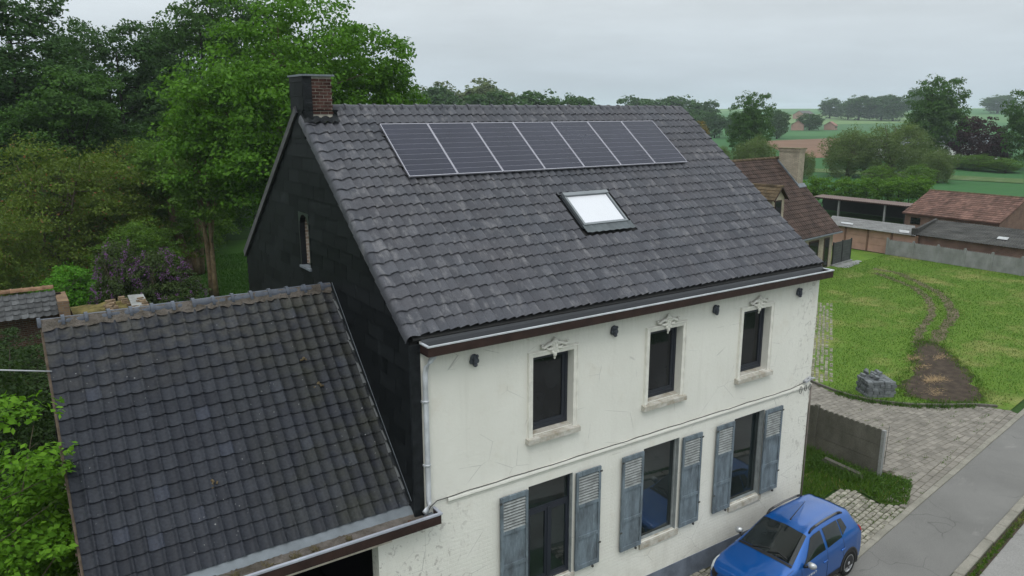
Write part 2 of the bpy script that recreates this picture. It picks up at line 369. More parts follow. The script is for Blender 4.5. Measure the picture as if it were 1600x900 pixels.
# ridge
def half_round(r, ln, n=8, coll=.018, cw=.05, z0=-.05):
    mb = MB(); rows = []
    for x, rr in ((0, r + coll), (cw, r + coll), (cw + .004, r), (ln + .02, r * .97)):
        rows.append([(x, rr * math.cos(math.pi * (k / n) * 1.1 - .157) * -1, rr * math.sin(math.pi * (k / n) * 1.1 - .157) + z0) for k in range(n + 1)])
    mb.grid(rows[:2]); mb.grid(rows[1:3], False); mb.grid(rows[2:]); mb.face([rows[0][k] for k in range(n + 1)])
    return mb
rm_ = half_round(.105, .314).mesh('ridge_tile', MAT['tile'])
for k in range(31): link(rm_, 'ridge_tile', (.47 + .3155 * k, YR, ZR - .01 + random.gauss(0, .003)), roof, rot=(0, random.gauss(0, .008), random.gauss(0, .006)))
# decks (felt) and rear slope
mb = MB(); mb.prism([RP(-.12, -.0, -.02), RP(L + .02, 0, -.02), RP(L + .02, SL, -.02), RP(-.12, SL, -.02)], -NR * .05); mb.build('roof_deck', MAT['deck'], roof)
mb = MB(); mb.prism([(-.21, YR, ZR - .02), (L + .03, YR, ZR - .02), (L + .03, D_ + .1, ZB - .02), (-.21, D_ + .1, ZB - .02)], (0, -.06, -.09)); mb.build('rear_slope', MAT['tile'], roof)
mb = MB(); d = np.array([0, D_ - YR, ZB - ZR]); mb.obox((-.22, YR, ZR - .16), (.05, 0, 0), tuple(d), (0, 0, .17)); mb.build('rear_verge_board', plain('grey_verge_trim', (.075, .075, .075), .2, 4), roof)

# walls ------------------------------------------------------------
UPX = [2.169, 4.951, 7.681]; UW = .905; UZ0, UZ1 = 4.42, 5.88
LOX = [(2.10, 3.12), (4.93, 5.94), (7.64, 8.66)]; LZ0, LZ1 = 1.34, 3.44
def wall_with_holes(mb, x0, x1, z0, z1, holes, y, depth):
    xs = sorted({x0, x1, *[h[0] for h in holes], *[h[1] for h in holes]}); zs = sorted({z0, z1, *[h[2] for h in holes], *[h[3] for h in holes]})
    for a, b in zip(xs, xs[1:]):
        for c, d in zip(zs, zs[1:]):
            if any(h[0] <= a and b <= h[1] and h[2] <= c and d <= h[3] for h in holes): continue
            mb.face([(a, y, c), (b, y, c), (b, y, d), (a, y, d)])
    for a, b, c, d in holes:
        for p, q in (((a, c), (a, d)), ((b, d), (b, c)), ((a, d), (b, d)), ((b, c), (a, c))):
            mb.face([(p[0], y, p[1]), (q[0], y, q[1]), (q[0], y + depth, q[1]), (p[0], y + depth, p[1])])
holes = [(x, x + UW, UZ0, UZ1) for x in UPX] + [(a, b, LZ0, LZ1) for a, b in LOX]
mb = MB(); wall_with_holes(mb, 0, L, .0, 6.56, holes, 0, .26); mb.build('front_wall', MAT['render'], house)
mb = MB(); mb.box(L - .25, L, .003, D_, 0, 6.56); mb.prism([(L - .25, .1, 6.56), (L - .25, D_ - .1, 6.56), (L - .25, YR, ZR - .12)], (.25, 0, 0)); mb.build('end_wall', MAT['render'], house)
mb = MB(); mb.box(0, L - .26, D_ - .25, D_ - .002, 0, 6.5); mb.build('rear_wall', MAT['render'], house)
mb = MB(); mb.box(-.004, L + .004, -.012, .0, 0, .50); mb.build('plinth', MAT['plinth'], house)
for nm, z in (('floor_slab', 3.85), ('floor_slab', .05)):
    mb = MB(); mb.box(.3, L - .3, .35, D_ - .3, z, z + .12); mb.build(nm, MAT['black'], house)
# string course
mb = MB(); pr_ = [(0, .05), (-.025, .05), (-.042, .03), (-.045, -.01), (-.025, -.04), (-.015, -.07), (0, -.075)]
mb.grid([[(x, y, 3.70 + z) for y, z in pr_] for x in (.43, L)], False); mb.build('string_course', MAT['render'], house)
# gable wall core + slate cladding ---------------------------------
mb = MB(); pent = [(.03, 0), (D_, 0), (D_, ZB - .1), (YR, ZR - .14), (.03, ZE - .1)]; WIN = (4.35, 4.95, 6.94, 8.08)
mid_ = clip(clip(pent, -1, 0, -WIN[0]), 1, 0, WIN[1])
for pp in (clip(pent, 1, 0, WIN[0]), clip(pent, -1, 0, -WIN[1]), clip(mid_, 0, 1, WIN[2]), clip(mid_, 0, -1, -WIN[3])): mb.prism([(-.14, y, z) for y, z in pp], (.12, 0, 0))
gw = mb.build('gable_wall', MAT['deck'], house)
clad = node('slate_cladding', house)
slr = (ZR - ZE) / (YR + OE); slb = (ZR - ZB) / (D_ - YR)
def annex_top(y): return 6.816 - abs(y - 3.364) * .997 if y > .2 else 3.6
WIN = (4.35, 4.95, 6.94, 8.08)
GX = -.145
for r in range(34):
    z0 = 2.9 + .262 * r
    if z0 > 10: break
    off = (r % 2) * .30 + random.choice((0, .1)); c = -1
    while True:
        c += 1; y0 = -.3 + off + .60 * c - .3
        if y0 > D_: break
        poly = [(y0, z0), (y0 + .592, z0), (y0 + .592, z0 + .285), (y0, z0 + .285)]
        poly = clip(poly, -1, 0, -.035); poly = clip(poly, 1, 0, D_)
        if poly: poly = clip(poly, -slr, 1, ZE - .10 + OE * slr)
        if poly: poly = clip(poly, slb, 1, ZB - .10 + slb * D_)
        if len(poly) < 3: continue
        if max(p[1] for p in poly) < min(annex_top(p[0]) for p in poly) - .1: continue
        parts = [poly]
        if max(p[0] for p in poly) > WIN[0] and min(p[0] for p in poly) < WIN[1] and max(p[1] for p in poly) > WIN[2] and min(p[1] for p in poly) < WIN[3]:
            a = clip(poly, 1, 0, WIN[0]); b = clip(poly, -1, 0, -WIN[1]); m_ = clip(clip(poly, -1, 0, -WIN[0]), 1, 0, WIN[1])
            parts = [a, b, clip(m_, 0, 1, WIN[2]), clip(m_, 0, -1, -WIN[3])]
        for pp in parts:
            if len(pp) < 3: continue
            area = abs(sum(pp[i][0] * pp[(i + 1) % len(pp)][1] - pp[(i + 1) % len(pp)][0] * pp[i][1] for i in range(len(pp)))) / 2
            if area < .004: continue
            j = random.uniform(0, .003)
            mb = MB(); f3 = [(GX - .006 - j - .020 * (1 - (z - z0) / .285), y, z) for y, z in pp]
            mb.prism([(x + .007, y, z) for x, y, z in f3], (-.007, 0, 0)); mb.build('slate', MAT['slate'], clad)
# dark corner trim of the cladding
mb = MB(); mb.box(-.18, -.004, -.025, .03, 3.5, 6.50); mb.build('corner_trim', MAT['lead'], clad)
# arched gable window
aw = node('gable_window', house); yc = (WIN[0] + WIN[1]) / 2; hw = .26
arch = [(yc - hw, 6.99), (yc - hw, 7.78)] + [(yc - hw * math.cos(t), 7.78 + hw * math.sin(t)) for t in np.linspace(.3, math.pi - .3, 7)] + [(yc + hw, 7.78), (yc + hw, 6.99)]
outer = [(WIN[0], WIN[2]), (WIN[0], 7.78)] + [(yc + (t - 3) / 3 * .3, WIN[3] + .002) for t in range(7)] + [(WIN[1], 7.78), (WIN[1], WIN[2])]
mb = MB(); mb.grid([[(GX - .026, y, z) for y, z in outer], [(GX - .026, y, z) for y, z in arch], [(GX + .09, y, z) for y, z in arch]], False); mb.build('surround', MAT['zincdark'], aw)
mb = MB(); mb.grid([[(GX + .088, y, z) for y, z in arch], [(.4, y, z) for y, z in arch]], False)
mb.build('brick_reveal', brick('pale_brick_reveal', (.34, .27, .22), (.24, .17, .13), (.42, .38, .33), 1, .2, .07), aw)
mb = MB(); mb.face([(-.012, y, z) for y, z in arch][::-1]); mb.xform(lambda p: p + np.array([.41, 0, 0])); mb.build('pane', MAT['glass'], aw)
mb = MB(); mb.box(GX - .06, GX + .1, WIN[0] - .01, WIN[1] + .01, 6.93, 6.975); mb.build('sill', MAT['zincd'], aw)

# chimney ----------------------------------------------------------
ch = node('chimney', house); CX0, CX1, CY0, CY1, CZ0, CZ1 = -.165, .40, 4.19, 4.93, 9.5, 10.70
mb = MB(); mb.box(CX0 + .01, CX1 - .012, CY0 + .012, CY1, CZ0, CZ1); mb.build('core', MAT['mortar'], ch)
mb = MB(); mb.box(CX0 - .03, CX1 + .04, CY0 - .05, CY1 + .05, CZ1, CZ1 + .035); mb.build('cap', MAT['zincd'], ch)
for k in range(5):
    z0 = 9.55 + .262 * k; z1 = min(z0 + .28, CZ1)
    for a, b in (((CY0, CY0 + .5), (CY0 + .503, CY1 + .01)) if k % 2 else ((CY0, CY0 + .22), (CY0 + .223, CY1 + .01))):
        mb = MB(); mb.obox((CX0 - .022, a, z0), (.008, 0, 0), (0, b - a, 0), (.012, 0, z1 - z0)); mb.build('slate', MAT['slate'], ch)
mb = MB(); mb.box(CX0 - .01, CX0 + .16, CY0 - .018, CY0 + .01, 9.85, CZ1 - .004); mb.build('slate_strip', MAT['lead'], ch)
bh = .0605; bw = .155
for r in range(12):
    z0 = 10.00 + bh * r
    if z0 + bh > CZ1: break
    x = CX0 + .165 - (r % 2) * bw / 2
    while x < CX1:
        a, b = max(x, CX0 + .165), min(x + bw - .014, CX1)
        if b - a > .02:
            mb = MB(); mb.box(a, b, CY0 + random.uniform(-.004, .002), CY0 + .05, z0, z0 + bh - .013); mb.build('brick', MAT['brickred'], ch)
        x += bw
for r in range(12):
    z0 = 10.00 + bh * r
    if z0 + bh > CZ1: break
    y = CY0 + .055 - (r % 2) * bw / 2
    while y < CY1:
        a, b = max(y, CY0 + .053), min(y + bw - .014, CY1)
        if b - a > .02:
            mb = MB(); mb.box(CX1 - .04, CX1 + random.uniform(-.004, .004), a, b, z0, z0 + bh - .013); mb.build('brick', MAT['brickred'], ch)
        y += bw
# lead apron round the chimney foot, dressed over the tiles
nu = 26; P = []
for j, (s, n) in enumerate(((5.62, .30), (5.50, .13), (5.36, .075), (5.27, .062))):
    row = []
    for i in range(nu):
        x = -.20 + (.70) * i / (nu - 1); u = (x / CW) % 1; wv = .034 * (.5 + .5 * math.cos((u - .38) * 6.283)) if j > 1 else 0
        row.append(RP(x, s + (.02 * math.sin(i * 1.3) if j == 3 else 0), n + wv + random.uniform(-.004, .004)))
    P.append(row)
P[0] = [np.array([p[0], CY0 - .024, 10.075]) for p in P[0]]
mb = MB(); mb.grid(P); mb.build('lead_apron', MAT['lead'], ch)
mb = MB(); mb.prism([RP(CX1 + .005, 5.30, .03), RP(CX1 + .10, 5.34, .07), RP(CX1 + .03, 5.84, .07), RP(CX1 + .005, 5.84, .2)], NR * .01); mb.build('side_flashing', MAT['lead'], ch)

# eaves gutter -----------------------------------------------------
gut = node('eaves_gutter', house)
mb = MB(); mb.box(-.0, L + .05, -.30, -.275, 6.36, 6.515); mb.box(-.0, .022, -.275, -.0, 6.36, 6.513); mb.box(L + .028, L + .05, -.275, -.0, 6.36, 6.513); mb.box(-.0, L + .05, -.275, -.002, 6.36, 6.375)
mb.build('fascia', MAT['fascia'], gut)
mb = MB(); mb.grid([[(x, y, z) for y, z in ((-.308, 6.512), (-.308, 6.534), (-.274, 6.534), (-.274, 6.505))] for x in (-.015, L + .07)], False)
mb.box(-.015, .03, -.262, -.02, 6.515, 6.535); mb.box(L + .02, L + .07, -.262, -.02, 6.515, 6.535); mb.build('zinc_lip', MAT['zincb'], gut)
mb = MB(); mb.grid([[(x, y, z) for y, z in ((-.264, 6.53), (-.262, 6.43), (-.20, 6.405), (-.10, 6.42), (-.05, 6.53), (.0, 6.60))] for x in (.02, L + .03)], False)
mb.build('gutter_lining', MAT['zincdark'], gut)
mb = MB()
for x, y in ((3.2, -.17), (7.6, -.17)):
    mb.tube([(x + .06 * math.cos(t), y + .05 * math.sin(t), 6.44 + .012 * math.sin(3 * t)) for t in np.linspace(0, 6.28, 10)], .012, 5)
mb.build('leaf_litter', MAT['debris'], gut)
# downpipe
dp = node('downpipe', house)
pts = [(.20, -.16, 6.40), (.19, -.15, 6.33), (.13, -.10, 6.22), (.07, -.075, 6.13), (.05, -.07, 6.0), (.05, -.07, 3.86), (.045, -.08, 3.78), (.0, -.10, 3.70), (-.06, -.12, 3.66)]
mb = MB(); mb.tube(pts, .043, 12); mb.build('pipe', MAT['zincb'], dp)
for z in (5.55, 4.45):
    mb = MB(); mb.tube([(.05, -.07, z), (.05, -.07, z + .03)], .052, 12); mb.box(-.02, .0, -.09, -.03, z, z + .03); mb.build('pipe_clip', MAT['zincb'], dp)

# windows ----------------------------------------------------------
def upper_window(x, k):
    wn_ = node('upper_window', house, (x, 0, UZ0))
    a, b = x, x + UW; fw = .085
    P = []
    pf = [(.0, .0), (.0, -.028), (.03, -.034), (.06, -.034), (.07, -.05), (.095, -.05), (.105, 0.0)]
    for off, y in pf:
        o = off
        P.append([(a - o, y, UZ0 - .03), (a - o, y, UZ1 + o), (b + o, y, UZ1 + o), (b + o, y, UZ0 - .03)])
    mb = MB(); mb.grid(P, False); mb.build('surround', MAT['stone2'], wn_)
    mb = MB(); mb.prism([(a - .14, .0, UZ0 - .125), (a - .14, -.10, UZ0 - .125), (a - .14, -.10, UZ0 - .035), (a - .14, 0, UZ0 - .015)], (UW + .27, 0, 0))
    mb.prism([(a + .001, -.001, UZ0 - .02), (a + .001, .16, UZ0 - .02), (a + .001, .16, UZ0 + .018), (a + .001, -.001, UZ0 - .003)], (UW - .002, 0, 0)); mb.build('sill', MAT['sill'], wn_)
    mb = MB(); y0 = .15
    mb.box(a, a + .06, y0, y0 + .06, UZ0 + .02, UZ1); mb.box(b - .06, b, y0, y0 + .06, UZ0 + .02, UZ1); mb.box(a + .06, b - .06, y0, y0 + .06, UZ1 - .06, UZ1); mb.box(a + .06, b - .06, y0, y0 + .06, UZ0 + .02, UZ0 + .09)
    mb.box(a + .06, a + .12, y0 + .012, y0 + .055, UZ0 + .09, UZ1 - .06); mb.box(b - .12, b - .06, y0 + .012, y0 + .055, UZ0 + .09, UZ1 - .06); mb.box(a + .12, b - .12, y0 + .012, y0 + .055, UZ0 + .09, UZ0 + .16); mb.box(a + .12, b - .12, y0 + .012, y0 + .055, UZ1 - .12, UZ1 - .06)
    mb.build('frame', MAT['frame'], wn_)
    mb = MB(); mb.box(a + .12, b - .12, y0 + .03, y0 + .04, UZ0 + .16, UZ1 - .12); mb.build('pane', MAT['glass'], wn_)
    # moulded ornament over the lintel
    mb = MB(); cx = x + UW / 2; z = UZ1 + .13
    mb.ball((cx, -.05, z - .01), (.075, .045, .10), 10, 7); mb.ball((cx, -.055, z + .11), (.06, .04, .04)); mb.ball((cx, -.05, z + .155), (.03, .03, .028)); mb.ball((cx, -.055, z - .13), (.04, .03, .055)); mb.ball((cx, -.045, z - .20), (.018, .02, .03))
    for sg in (-1, 1):
        mb.tube([(cx + sg * .05, -.05, z + .03), (cx + sg * .11, -.055, z + .075), (cx + sg * .17, -.05, z + .05), (cx + sg * .23, -.045, z + .015), (cx + sg * .285, -.04, z + .03), (cx + sg * .29, -.045, z + .07), (cx + sg * .255, -.045, z + .075)], [.034, .036, .032, .030, .028, .024, .016], 7)
        mb.tube([(cx + sg * .06, -.05, z - .02), (cx + sg * .13, -.05, z - .03), (cx + sg * .18, -.045, z - .0)], [.035, .032, .016], 6)
        mb.ball((cx + sg * .055, -.055, z + .085), (.03, .03, .03)); mb.ball((cx + sg * .05, -.06, z - .085), (.03, .028, .035))
    mb.ball((cx, -.085, z + .02), (.03, .025, .045)); mb.build('ornament', MAT['stone2'], wn_)
MAT['stone2'] = plain('painted_moulding', (.665, .65, .59), .12, 6, .8, .2, .2, 30)
for k, x in enumerate(UPX): upper_window(x, k)
def lower_window(a, b, k):
    wn_ = node('lower_window', house, (a, 0, LZ0)); fm = MAT['shutter2']; y0 = .07
    mb = MB(); mb.box(a, a + .05, y0, y0 + .08, LZ0, LZ1); mb.box(b - .05, b, y0, y0 + .08, LZ0, LZ1); mb.box(a + .05, b - .05, y0, y0 + .08, LZ1 - .05, LZ1); mb.box(a + .05, b - .05, y0, y0 + .08, LZ0 + .0, LZ0 + .06)
    if k == 0:
        mb.box(a + .05, b - .05, y0 + .01, y0 + .07, 2.86, 2.92); mb.box((a + b) / 2 - .03, (a + b) / 2 + .03, y0 - .01, y0 + .07, LZ0 + .06, 2.86)
        for p, q in ((a + .05, (a + b) / 2 - .03), ((a + b) / 2 + .03, b - .05)):
            mb.box(p, p + .045, y0 + .01, y0 + .06, LZ0 + .06, 2.86); mb.box(q - .045, q, y0 + .01, y0 + .06, LZ0 + .06, 2.86); mb.box(p + .045, q - .045, y0 + .01, y0 + .06, LZ0 + .06, LZ0 + .13); mb.box(p + .045, q - .045, y0 + .01, y0 + .06, 2.80, 2.86)
    mb.build('frame', MAT['frame'] if k == 0 else fm, wn_)
    mb = MB(); mb.box(a + .05, b - .05, y0 + .035, y0 + .045, LZ0 + .06, LZ1 - .05); mb.build('pane', MAT['glass2'], wn_)
    mb = MB(); mb.box(a - .04, b + .05, -.045, .0, LZ0 - .13, LZ0 - .01); mb.prism([(a, 0, LZ0 - .10), (a, .07, LZ0 - .10), (a, .07, LZ0 + .010), (a, 0, LZ0 - .008)], (b - a, 0, 0)); mb.build('sill', MAT['sill'], wn_)
    mb = MB(); mb.box(b - .02, b - .002, .0, .069, LZ0, LZ1 - .003); mb.build('shutter_jamb', MAT['shutter2'], wn_)
MAT['shutter2'] = plain('grey_painted_frame', (.24, .26, .26), .2, 6, .7, .3); MAT['glass2'] = glass('lower_window_glass', (.010, .014, .014), .02, .8)
for k, (a, b) in enumerate(LOX): lower_window(a, b, k)
def shutter(a, b, left, k):
    sh = node('shutter', house, (a, -.05, 1.36)); y0, y1 = -.085, -.045; z0, z1 = 1.375, 3.435; st = .055
    z2, z3 = 2.02, 2.70
    mb = MB()
    for p, q, r, t in ((a, a + st, z0, z1), (b - st, b, z0, z1), (a + st, b - st, z0, z0 + .09), (a + st, b - st, z1 - .09, z1), (a + st, b - st, z2, z2 + .07), (a + st, b - st, z3, z3 + .07)): mb.box(p, q, y0, y1, r, t)
    mb.build('stile_frame', MAT['shutter'], sh)
    for r, t in ((z0 + .09, z2), (z2 + .07, z3)):
        mb = MB(); mb.box(a + st, b - st, y0 + .022, y1 - .006, r, t); mb.build('panel', MAT['shutter'], sh)
    mb = MB(); mb.box(a + st, b - st, y1 - .004, y1 - .001, z3 + .07, z1 - .09); mb.build('louvre_gap_shade', MAT['deck'], sh)  # dark sheet behind the slats, painting the shade in their gaps
    n = 10; h = (z1 - .09 - z3 - .07) / n
    for i in range(n):
        z = z3 + .07 + h * i
        mb = MB(); mb.obox((a + st, y0 + .004, z), (b - a - 2 * st, 0, 0), (0, .008, .0), (0, .022, h * .50)); mb.build('slat', MAT['slat'], sh)
    mb = MB(); x = a if left else b
    for z in (z0 + .42, z1 - .12): mb.box(x - .03, x + .03, y0 - .008, y0, z, z + .035)
    mb.box((a + b) / 2 + .12, (a + b) / 2 + .15, y0 - .02, y0 + .02, z0 - .05, z0 + .0); mb.build('hinge', MAT['cable'], sh)
MAT['slat'] = plain('pale_worn_slat', (.26, .275, .27), .3, 8, .8, .2)
for k, (a, b, l) in enumerate(((1.45, 2.04, True), (3.15, 3.75, False), (4.31, 4.87, True), (5.98, 6.55, False), (7.02, 7.57, True), (8.62, 9.22, False))): shutter(a, b, l, k)

# lion-head bosses
for x in (.98, 4.02, 6.78, 9.52):
    z = 6.075; mb = MB(); mb.ball((x, -.02, z), (.075, .05, .095), 12, 8); mb.ball((x, -.07, z - .02), (.045, .035, .05)); mb.ball((x, -.06, z - .085), (.04, .04, .035)); mb.ball((x, -.085, z - .045), (.025, .025, .02))
    for sg in (-1, 1): mb.ball((x + sg * .045, -.05, z + .055), (.028, .025, .03)); mb.ball((x + sg * .03, -.065, z + .015), (.02, .02, .015)); mb.ball((x + sg * .06, -.03, z - .03), (.03, .03, .045))
    mb.build('wall_boss', MAT['boss'], house)
# cables along the string course and their junction
mb = MB(); pts = [(.05, -.03, 3.60), (.1, -.03, 3.68), (.22, -.03, 3.755), (.5, -.035, 3.76)] + [(x, -.038, 3.762 + random.uniform(-.010, .012)) for x in np.arange(.8, 9.8, .3)] + [(10.0, -.06, 3.84), (10.12, -.06, 3.92)]
mb.tube(pts, .008, 6)
for dx, r in ((9.86, .07), (10.04, .055), (10.2, .06)): mb.tube([(dx + .04 * math.sin(t), -.06, 3.74 - r + r * 1.4 * math.cos(t)) for t in np.linspace(.4, 5.9, 12)], .007, 5)
mb.build('facade_cable', MAT['cable'], house)
mb = MB(); mb.obox((9.99, -.10, 3.82), (.22, 0, .06), (0, .09, 0), (0, 0, .05)); mb.obox((10.17, -.12, 3.90), (.12, 0, -.015), (0, .05, 0), (0, 0, .025)); mb.build('junction_clamp', MAT['greycable'], house)
mb = MB(); mb.tube([(L + .03, -.02, .0), (L + .03, -.02, 3.3), (L + .02, -.02, 3.7)], .018, 6); mb.build('corner_conduit', plain('rusty_conduit', (.2, .17, .15)), house)
# skylight -----------------------------------------------------------
sk = node('skylight', house, RP((SKX0 + SKX1) / 2, SKS0, 0))
def rbox(mb, x0, x1, s0, s1, n0, n1): mb.obox(RP(x0, s0, n0), (x1 - x0, 0, 0), EV * (s1 - s0), NR * (n1 - n0)); return mb
x0, x1, s0, s1 = SKX0, SKX1, SKS0, SKS1
mb = MB(); rbox(mb, x0, x0 + .045, s0, s1, -.02, .085); rbox(mb, x1 - .045, x1, s0, s1, -.02, .085); rbox(mb, x0 + .045, x1 - .045, s0, s0 + .045, -.02, .085); rbox(mb, x0 - .005, x1 + .005, s1 - .09, s1, -.02, .105); 
MAT['skf'] = plain('grey_skylight_cladding', (.17, .185, .195), .1, 3, .35, .5, metallic=.3)
mb.build('frame', MAT['skf'], sk)
mb = MB(); rbox(mb, x0 + .047, x0 + .060, s0 + .047, s1 - .092, .05, .076); rbox(mb, x1 - .060, x1 - .047, s0 + .047, s1 - .092, .05, .076); rbox(mb, x0 + .060, x1 - .060, s0 + .047, s0 + .060, .05, .076); mb.build('sash', MAT['zincd'], sk)
mb = MB(); rbox(mb, x0 + .061, x1 - .061, s0 + .061, s1 - .094, .045, .060); mb.build('blind', MAT['blind'], sk)
mb = MB(); rbox(mb, x0 - .05, x0 - .002, s0 - .05, s1 + .04, .0, .03); rbox(mb, x1 + .002, x1 + .05, s0 - .05, s1 + .04, .0, .03); rbox(mb, x0 - .09, x1 + .09, s1 + .002, s1 + .09, .0, .05); mb.build('side_flashing', MAT['zincdark'], sk)
P = []
for s, n in ((s0 + .01, .07), (s0 - .05, .045), (s0 - .20, .06)):
    P.append([RP(x, s, n + (.018 * (.5 + .5 * math.cos(((x / CW) % 1 - .75) * 6.283)) if s < s0 - .04 else 0)) for x in np.linspace(x0 - .03, x1 + .07, 60)])
mb = MB(); mb.grid(P); mb.build('apron_flashing', plain('grey_apron', (.075, .088, .095), .2, 5, .5, .4), sk)
# panel rails
PW, PS0, PS1, PX0 = 1.046, 3.586, 5.154, 1.274
for s in (PS0 + .33, PS1 - .33):
    mb = MB(); rbox(mb, PX0 - .06, PX0 + 7 * 1.058 + .04, s, s + .04, .045, .078); mb.build('mounting_rail', MAT['cblack'], house)

# ------------------------------------------------------------------ solar panels
def cellmat():
    m = MT('photovoltaic_cells'); sp = m.n('ShaderNodeSeparateXYZ', {0: m.geo().outputs['Position']})
    base = m.mix(m.rng(m.noise(1.2, 4), .35, .65, 0, 1), (.011, .013, .026), (.016, .018, .034))
    return m.bsdf(base, .12, .26)
MAT['cell'] = cellmat(); MAT['pvback'] = plain('white_backsheet', (.20, .20, .24), .05, 3, .4, .4)
words = ['leftmost solar panel, nearest the brick chimney', 'second solar panel from the chimney', 'third solar panel from the chimney', 'middle solar panel of the row of seven', 'fifth solar panel from the chimney, above the skylight', 'second solar panel from the right end of the row', 'rightmost solar panel, farthest from the chimney']
for k in range(7):
    xa = PX0 + k * 1.058; xb = xa + PW; n0, n1 = .08, .115
    pv = thing('solar_panel', RP((xa + xb) / 2, PS0, n0), words[k], 'solar panel', 'solar panels in a row on the roof')
    mb = MB(); f = .012; rbox(mb, xa, xa + f, PS0, PS1, n0, n1); rbox(mb, xb - f, xb, PS0, PS1, n0, n1); rbox(mb, xa + f, xb - f, PS0, PS0 + f, n0, n1); rbox(mb, xa + f, xb - f, PS1 - f, PS1, n0, n1); mb.build('frame', MAT['alu'], pv)
    mb = MB(); rbox(mb, xa + f, xb - f, PS0 + f, PS1 - f, n0 + .01, n1 - .008); mb.build('backsheet', MAT['pvback'], pv)
    h = (PS1 - PS0 - 2 * f) / 10
    for i in range(10):
        mb = MB(); rbox(mb, xa + f + .003, xb - f - .003, PS0 + f + i * h + .0065, PS0 + f + (i + 1) * h - .0065, n1 - .007, n1 - .004); mb.build('cell_row', MAT['cell'], pv)

# ------------------------------------------------------------------ annex (low garage)
AY, AZ, AE, AZE = 3.364, 6.816, .211, 3.672
AP = math.atan2(AZ - AZE, AY - AE); ASL = math.hypot(AZ - AZE, AY - AE)
AEV = np.array([0, math.cos(AP), math.sin(AP)]); ANR = np.array([0, -math.sin(AP), math.cos(AP)])
def AR(x, s, n=0.0): return np.array([x, AE, AZE]) + AEV * s + ANR * n
annex = thing('garage_annex', (-2.4, 0, 0), 'low garage annex with steep dark pan-tiled roof against the gable', 'garage')
ar = node('roof', annex)
TW, TG = .2048, .2263
def pprof(w):
    o = []
    for k in range(12):
        u = k / 11
        z = .020 * (2 * u / .74 - 1) ** 2 - .004 if u < .74 else .016 + .026 * math.sin((u - .74) / .26 * math.pi) ** .8
        o.append((u * w * 1.02, z))
    return o
pm = [tile_mesh('pan_tile', pprof(TW), TG + .07, .030, .030, MAT['pan'])]
slots = [(-4.865 + TW * c, .017 + TG * r) for r in range(19) for c in range(23)]
lay_tiles(ar, AR, AP, slots, pm, 300, MAT['pan'], 'pan_tile')
MAT['ridge2'] = plain('blue_grey_glazed_ridge', (.070, .080, .100), .3, 7, .4, .25, .1, 30, .15)
rm2 = half_round(.092, .326, 8, .026, .05, -.02).mesh('ridge_tile', MAT['ridge2'])
for k in range(15): link(rm2, 'ridge_tile', (-4.93 + .3255 * k, AY, AZ + .01 + random.gauss(0, .004)), ar, rot=(0, random.gauss(0, .01), random.gauss(0, .01)))
mb = MB()   # mortar bedding under the ridge
P = [[AR(x, 4.30 + random.uniform(-.03, .02), .03 + random.uniform(0, .02)) for x in np.linspace(-4.88, -.17, 70)], [AR(x, 4.47, .085 + random.uniform(-.01, .015)) for x in np.linspace(-4.88, -.17, 70)]]
mb.grid(P, True); mb.build('ridge_bedding', MAT['debris'], ar)
mb = MB(); mb.prism([AR(-4.84, -.0, -.02), AR(-.15, 0, -.02), AR(-.15, ASL, -.02), AR(-4.84, ASL, -.02)], -ANR * .05); mb.build('roof_deck', MAT['deck'], ar)
mb = MB(); mb.prism([(-4.84, AY, AZ - .02), (-.15, AY, AZ - .02), (-.15, 6.5, 3.7), (-4.84, 6.5, 3.7)], (0, -.05, -.06)); mb.build('rear_slope', MAT['pan'], ar)
mb = MB(); mb.obox(AR(-4.90, .0, -.13), (.035, 0, 0), AEV * (ASL - .02), ANR * .14); mb.build('verge_board', MAT['wood'], ar)
MAT['zincm'] = zinc('stained_zinc', (.085, .09, .092), .7, .0)
for k in range(19):  # torn zinc soakers along the gable
    s = .05 + k * .226
    mb = MB(); a = AR(-.215 + random.uniform(-.02, .01), s, .075); b = AR(-.15, s, .085); mb.face([a, b, AR(-.15, s + .24, .05), AR(-.20 + random.uniform(-.025, .01), s + .24, .045)])
    mb.build('soaker', MAT['zincm'] if k % 3 else MAT['lead'], ar)
mb = MB(); mb.obox(AR(-.178, .02, .03), (.008, 0, 0), AEV * 4.4, ANR * .15); mb.build('abutment_flashing', MAT['lead'], ar)
mb = MB(); mb.obox(AR(-.183, .02, .175), (.006, 0, 0), AEV * 4.4, ANR * .01); mb.build('flashing_edge', MAT['zincd'], ar)
mb = MB()    # moss clumps
for x, s in ((-1.12, 3.02), (-1.0, 2.45), (-3.0, 1.2)):
    for j in range(7): mb.ball(AR(x + random.gauss(0, .03), s + random.gauss(0, .03), .045 + random.uniform(0, .02)), random.uniform(.012, .026), 6, 4)
mb.build('moss_clumps', plain('brown_moss', (.10, .075, .04), .4, 30), ar, 'stuff')
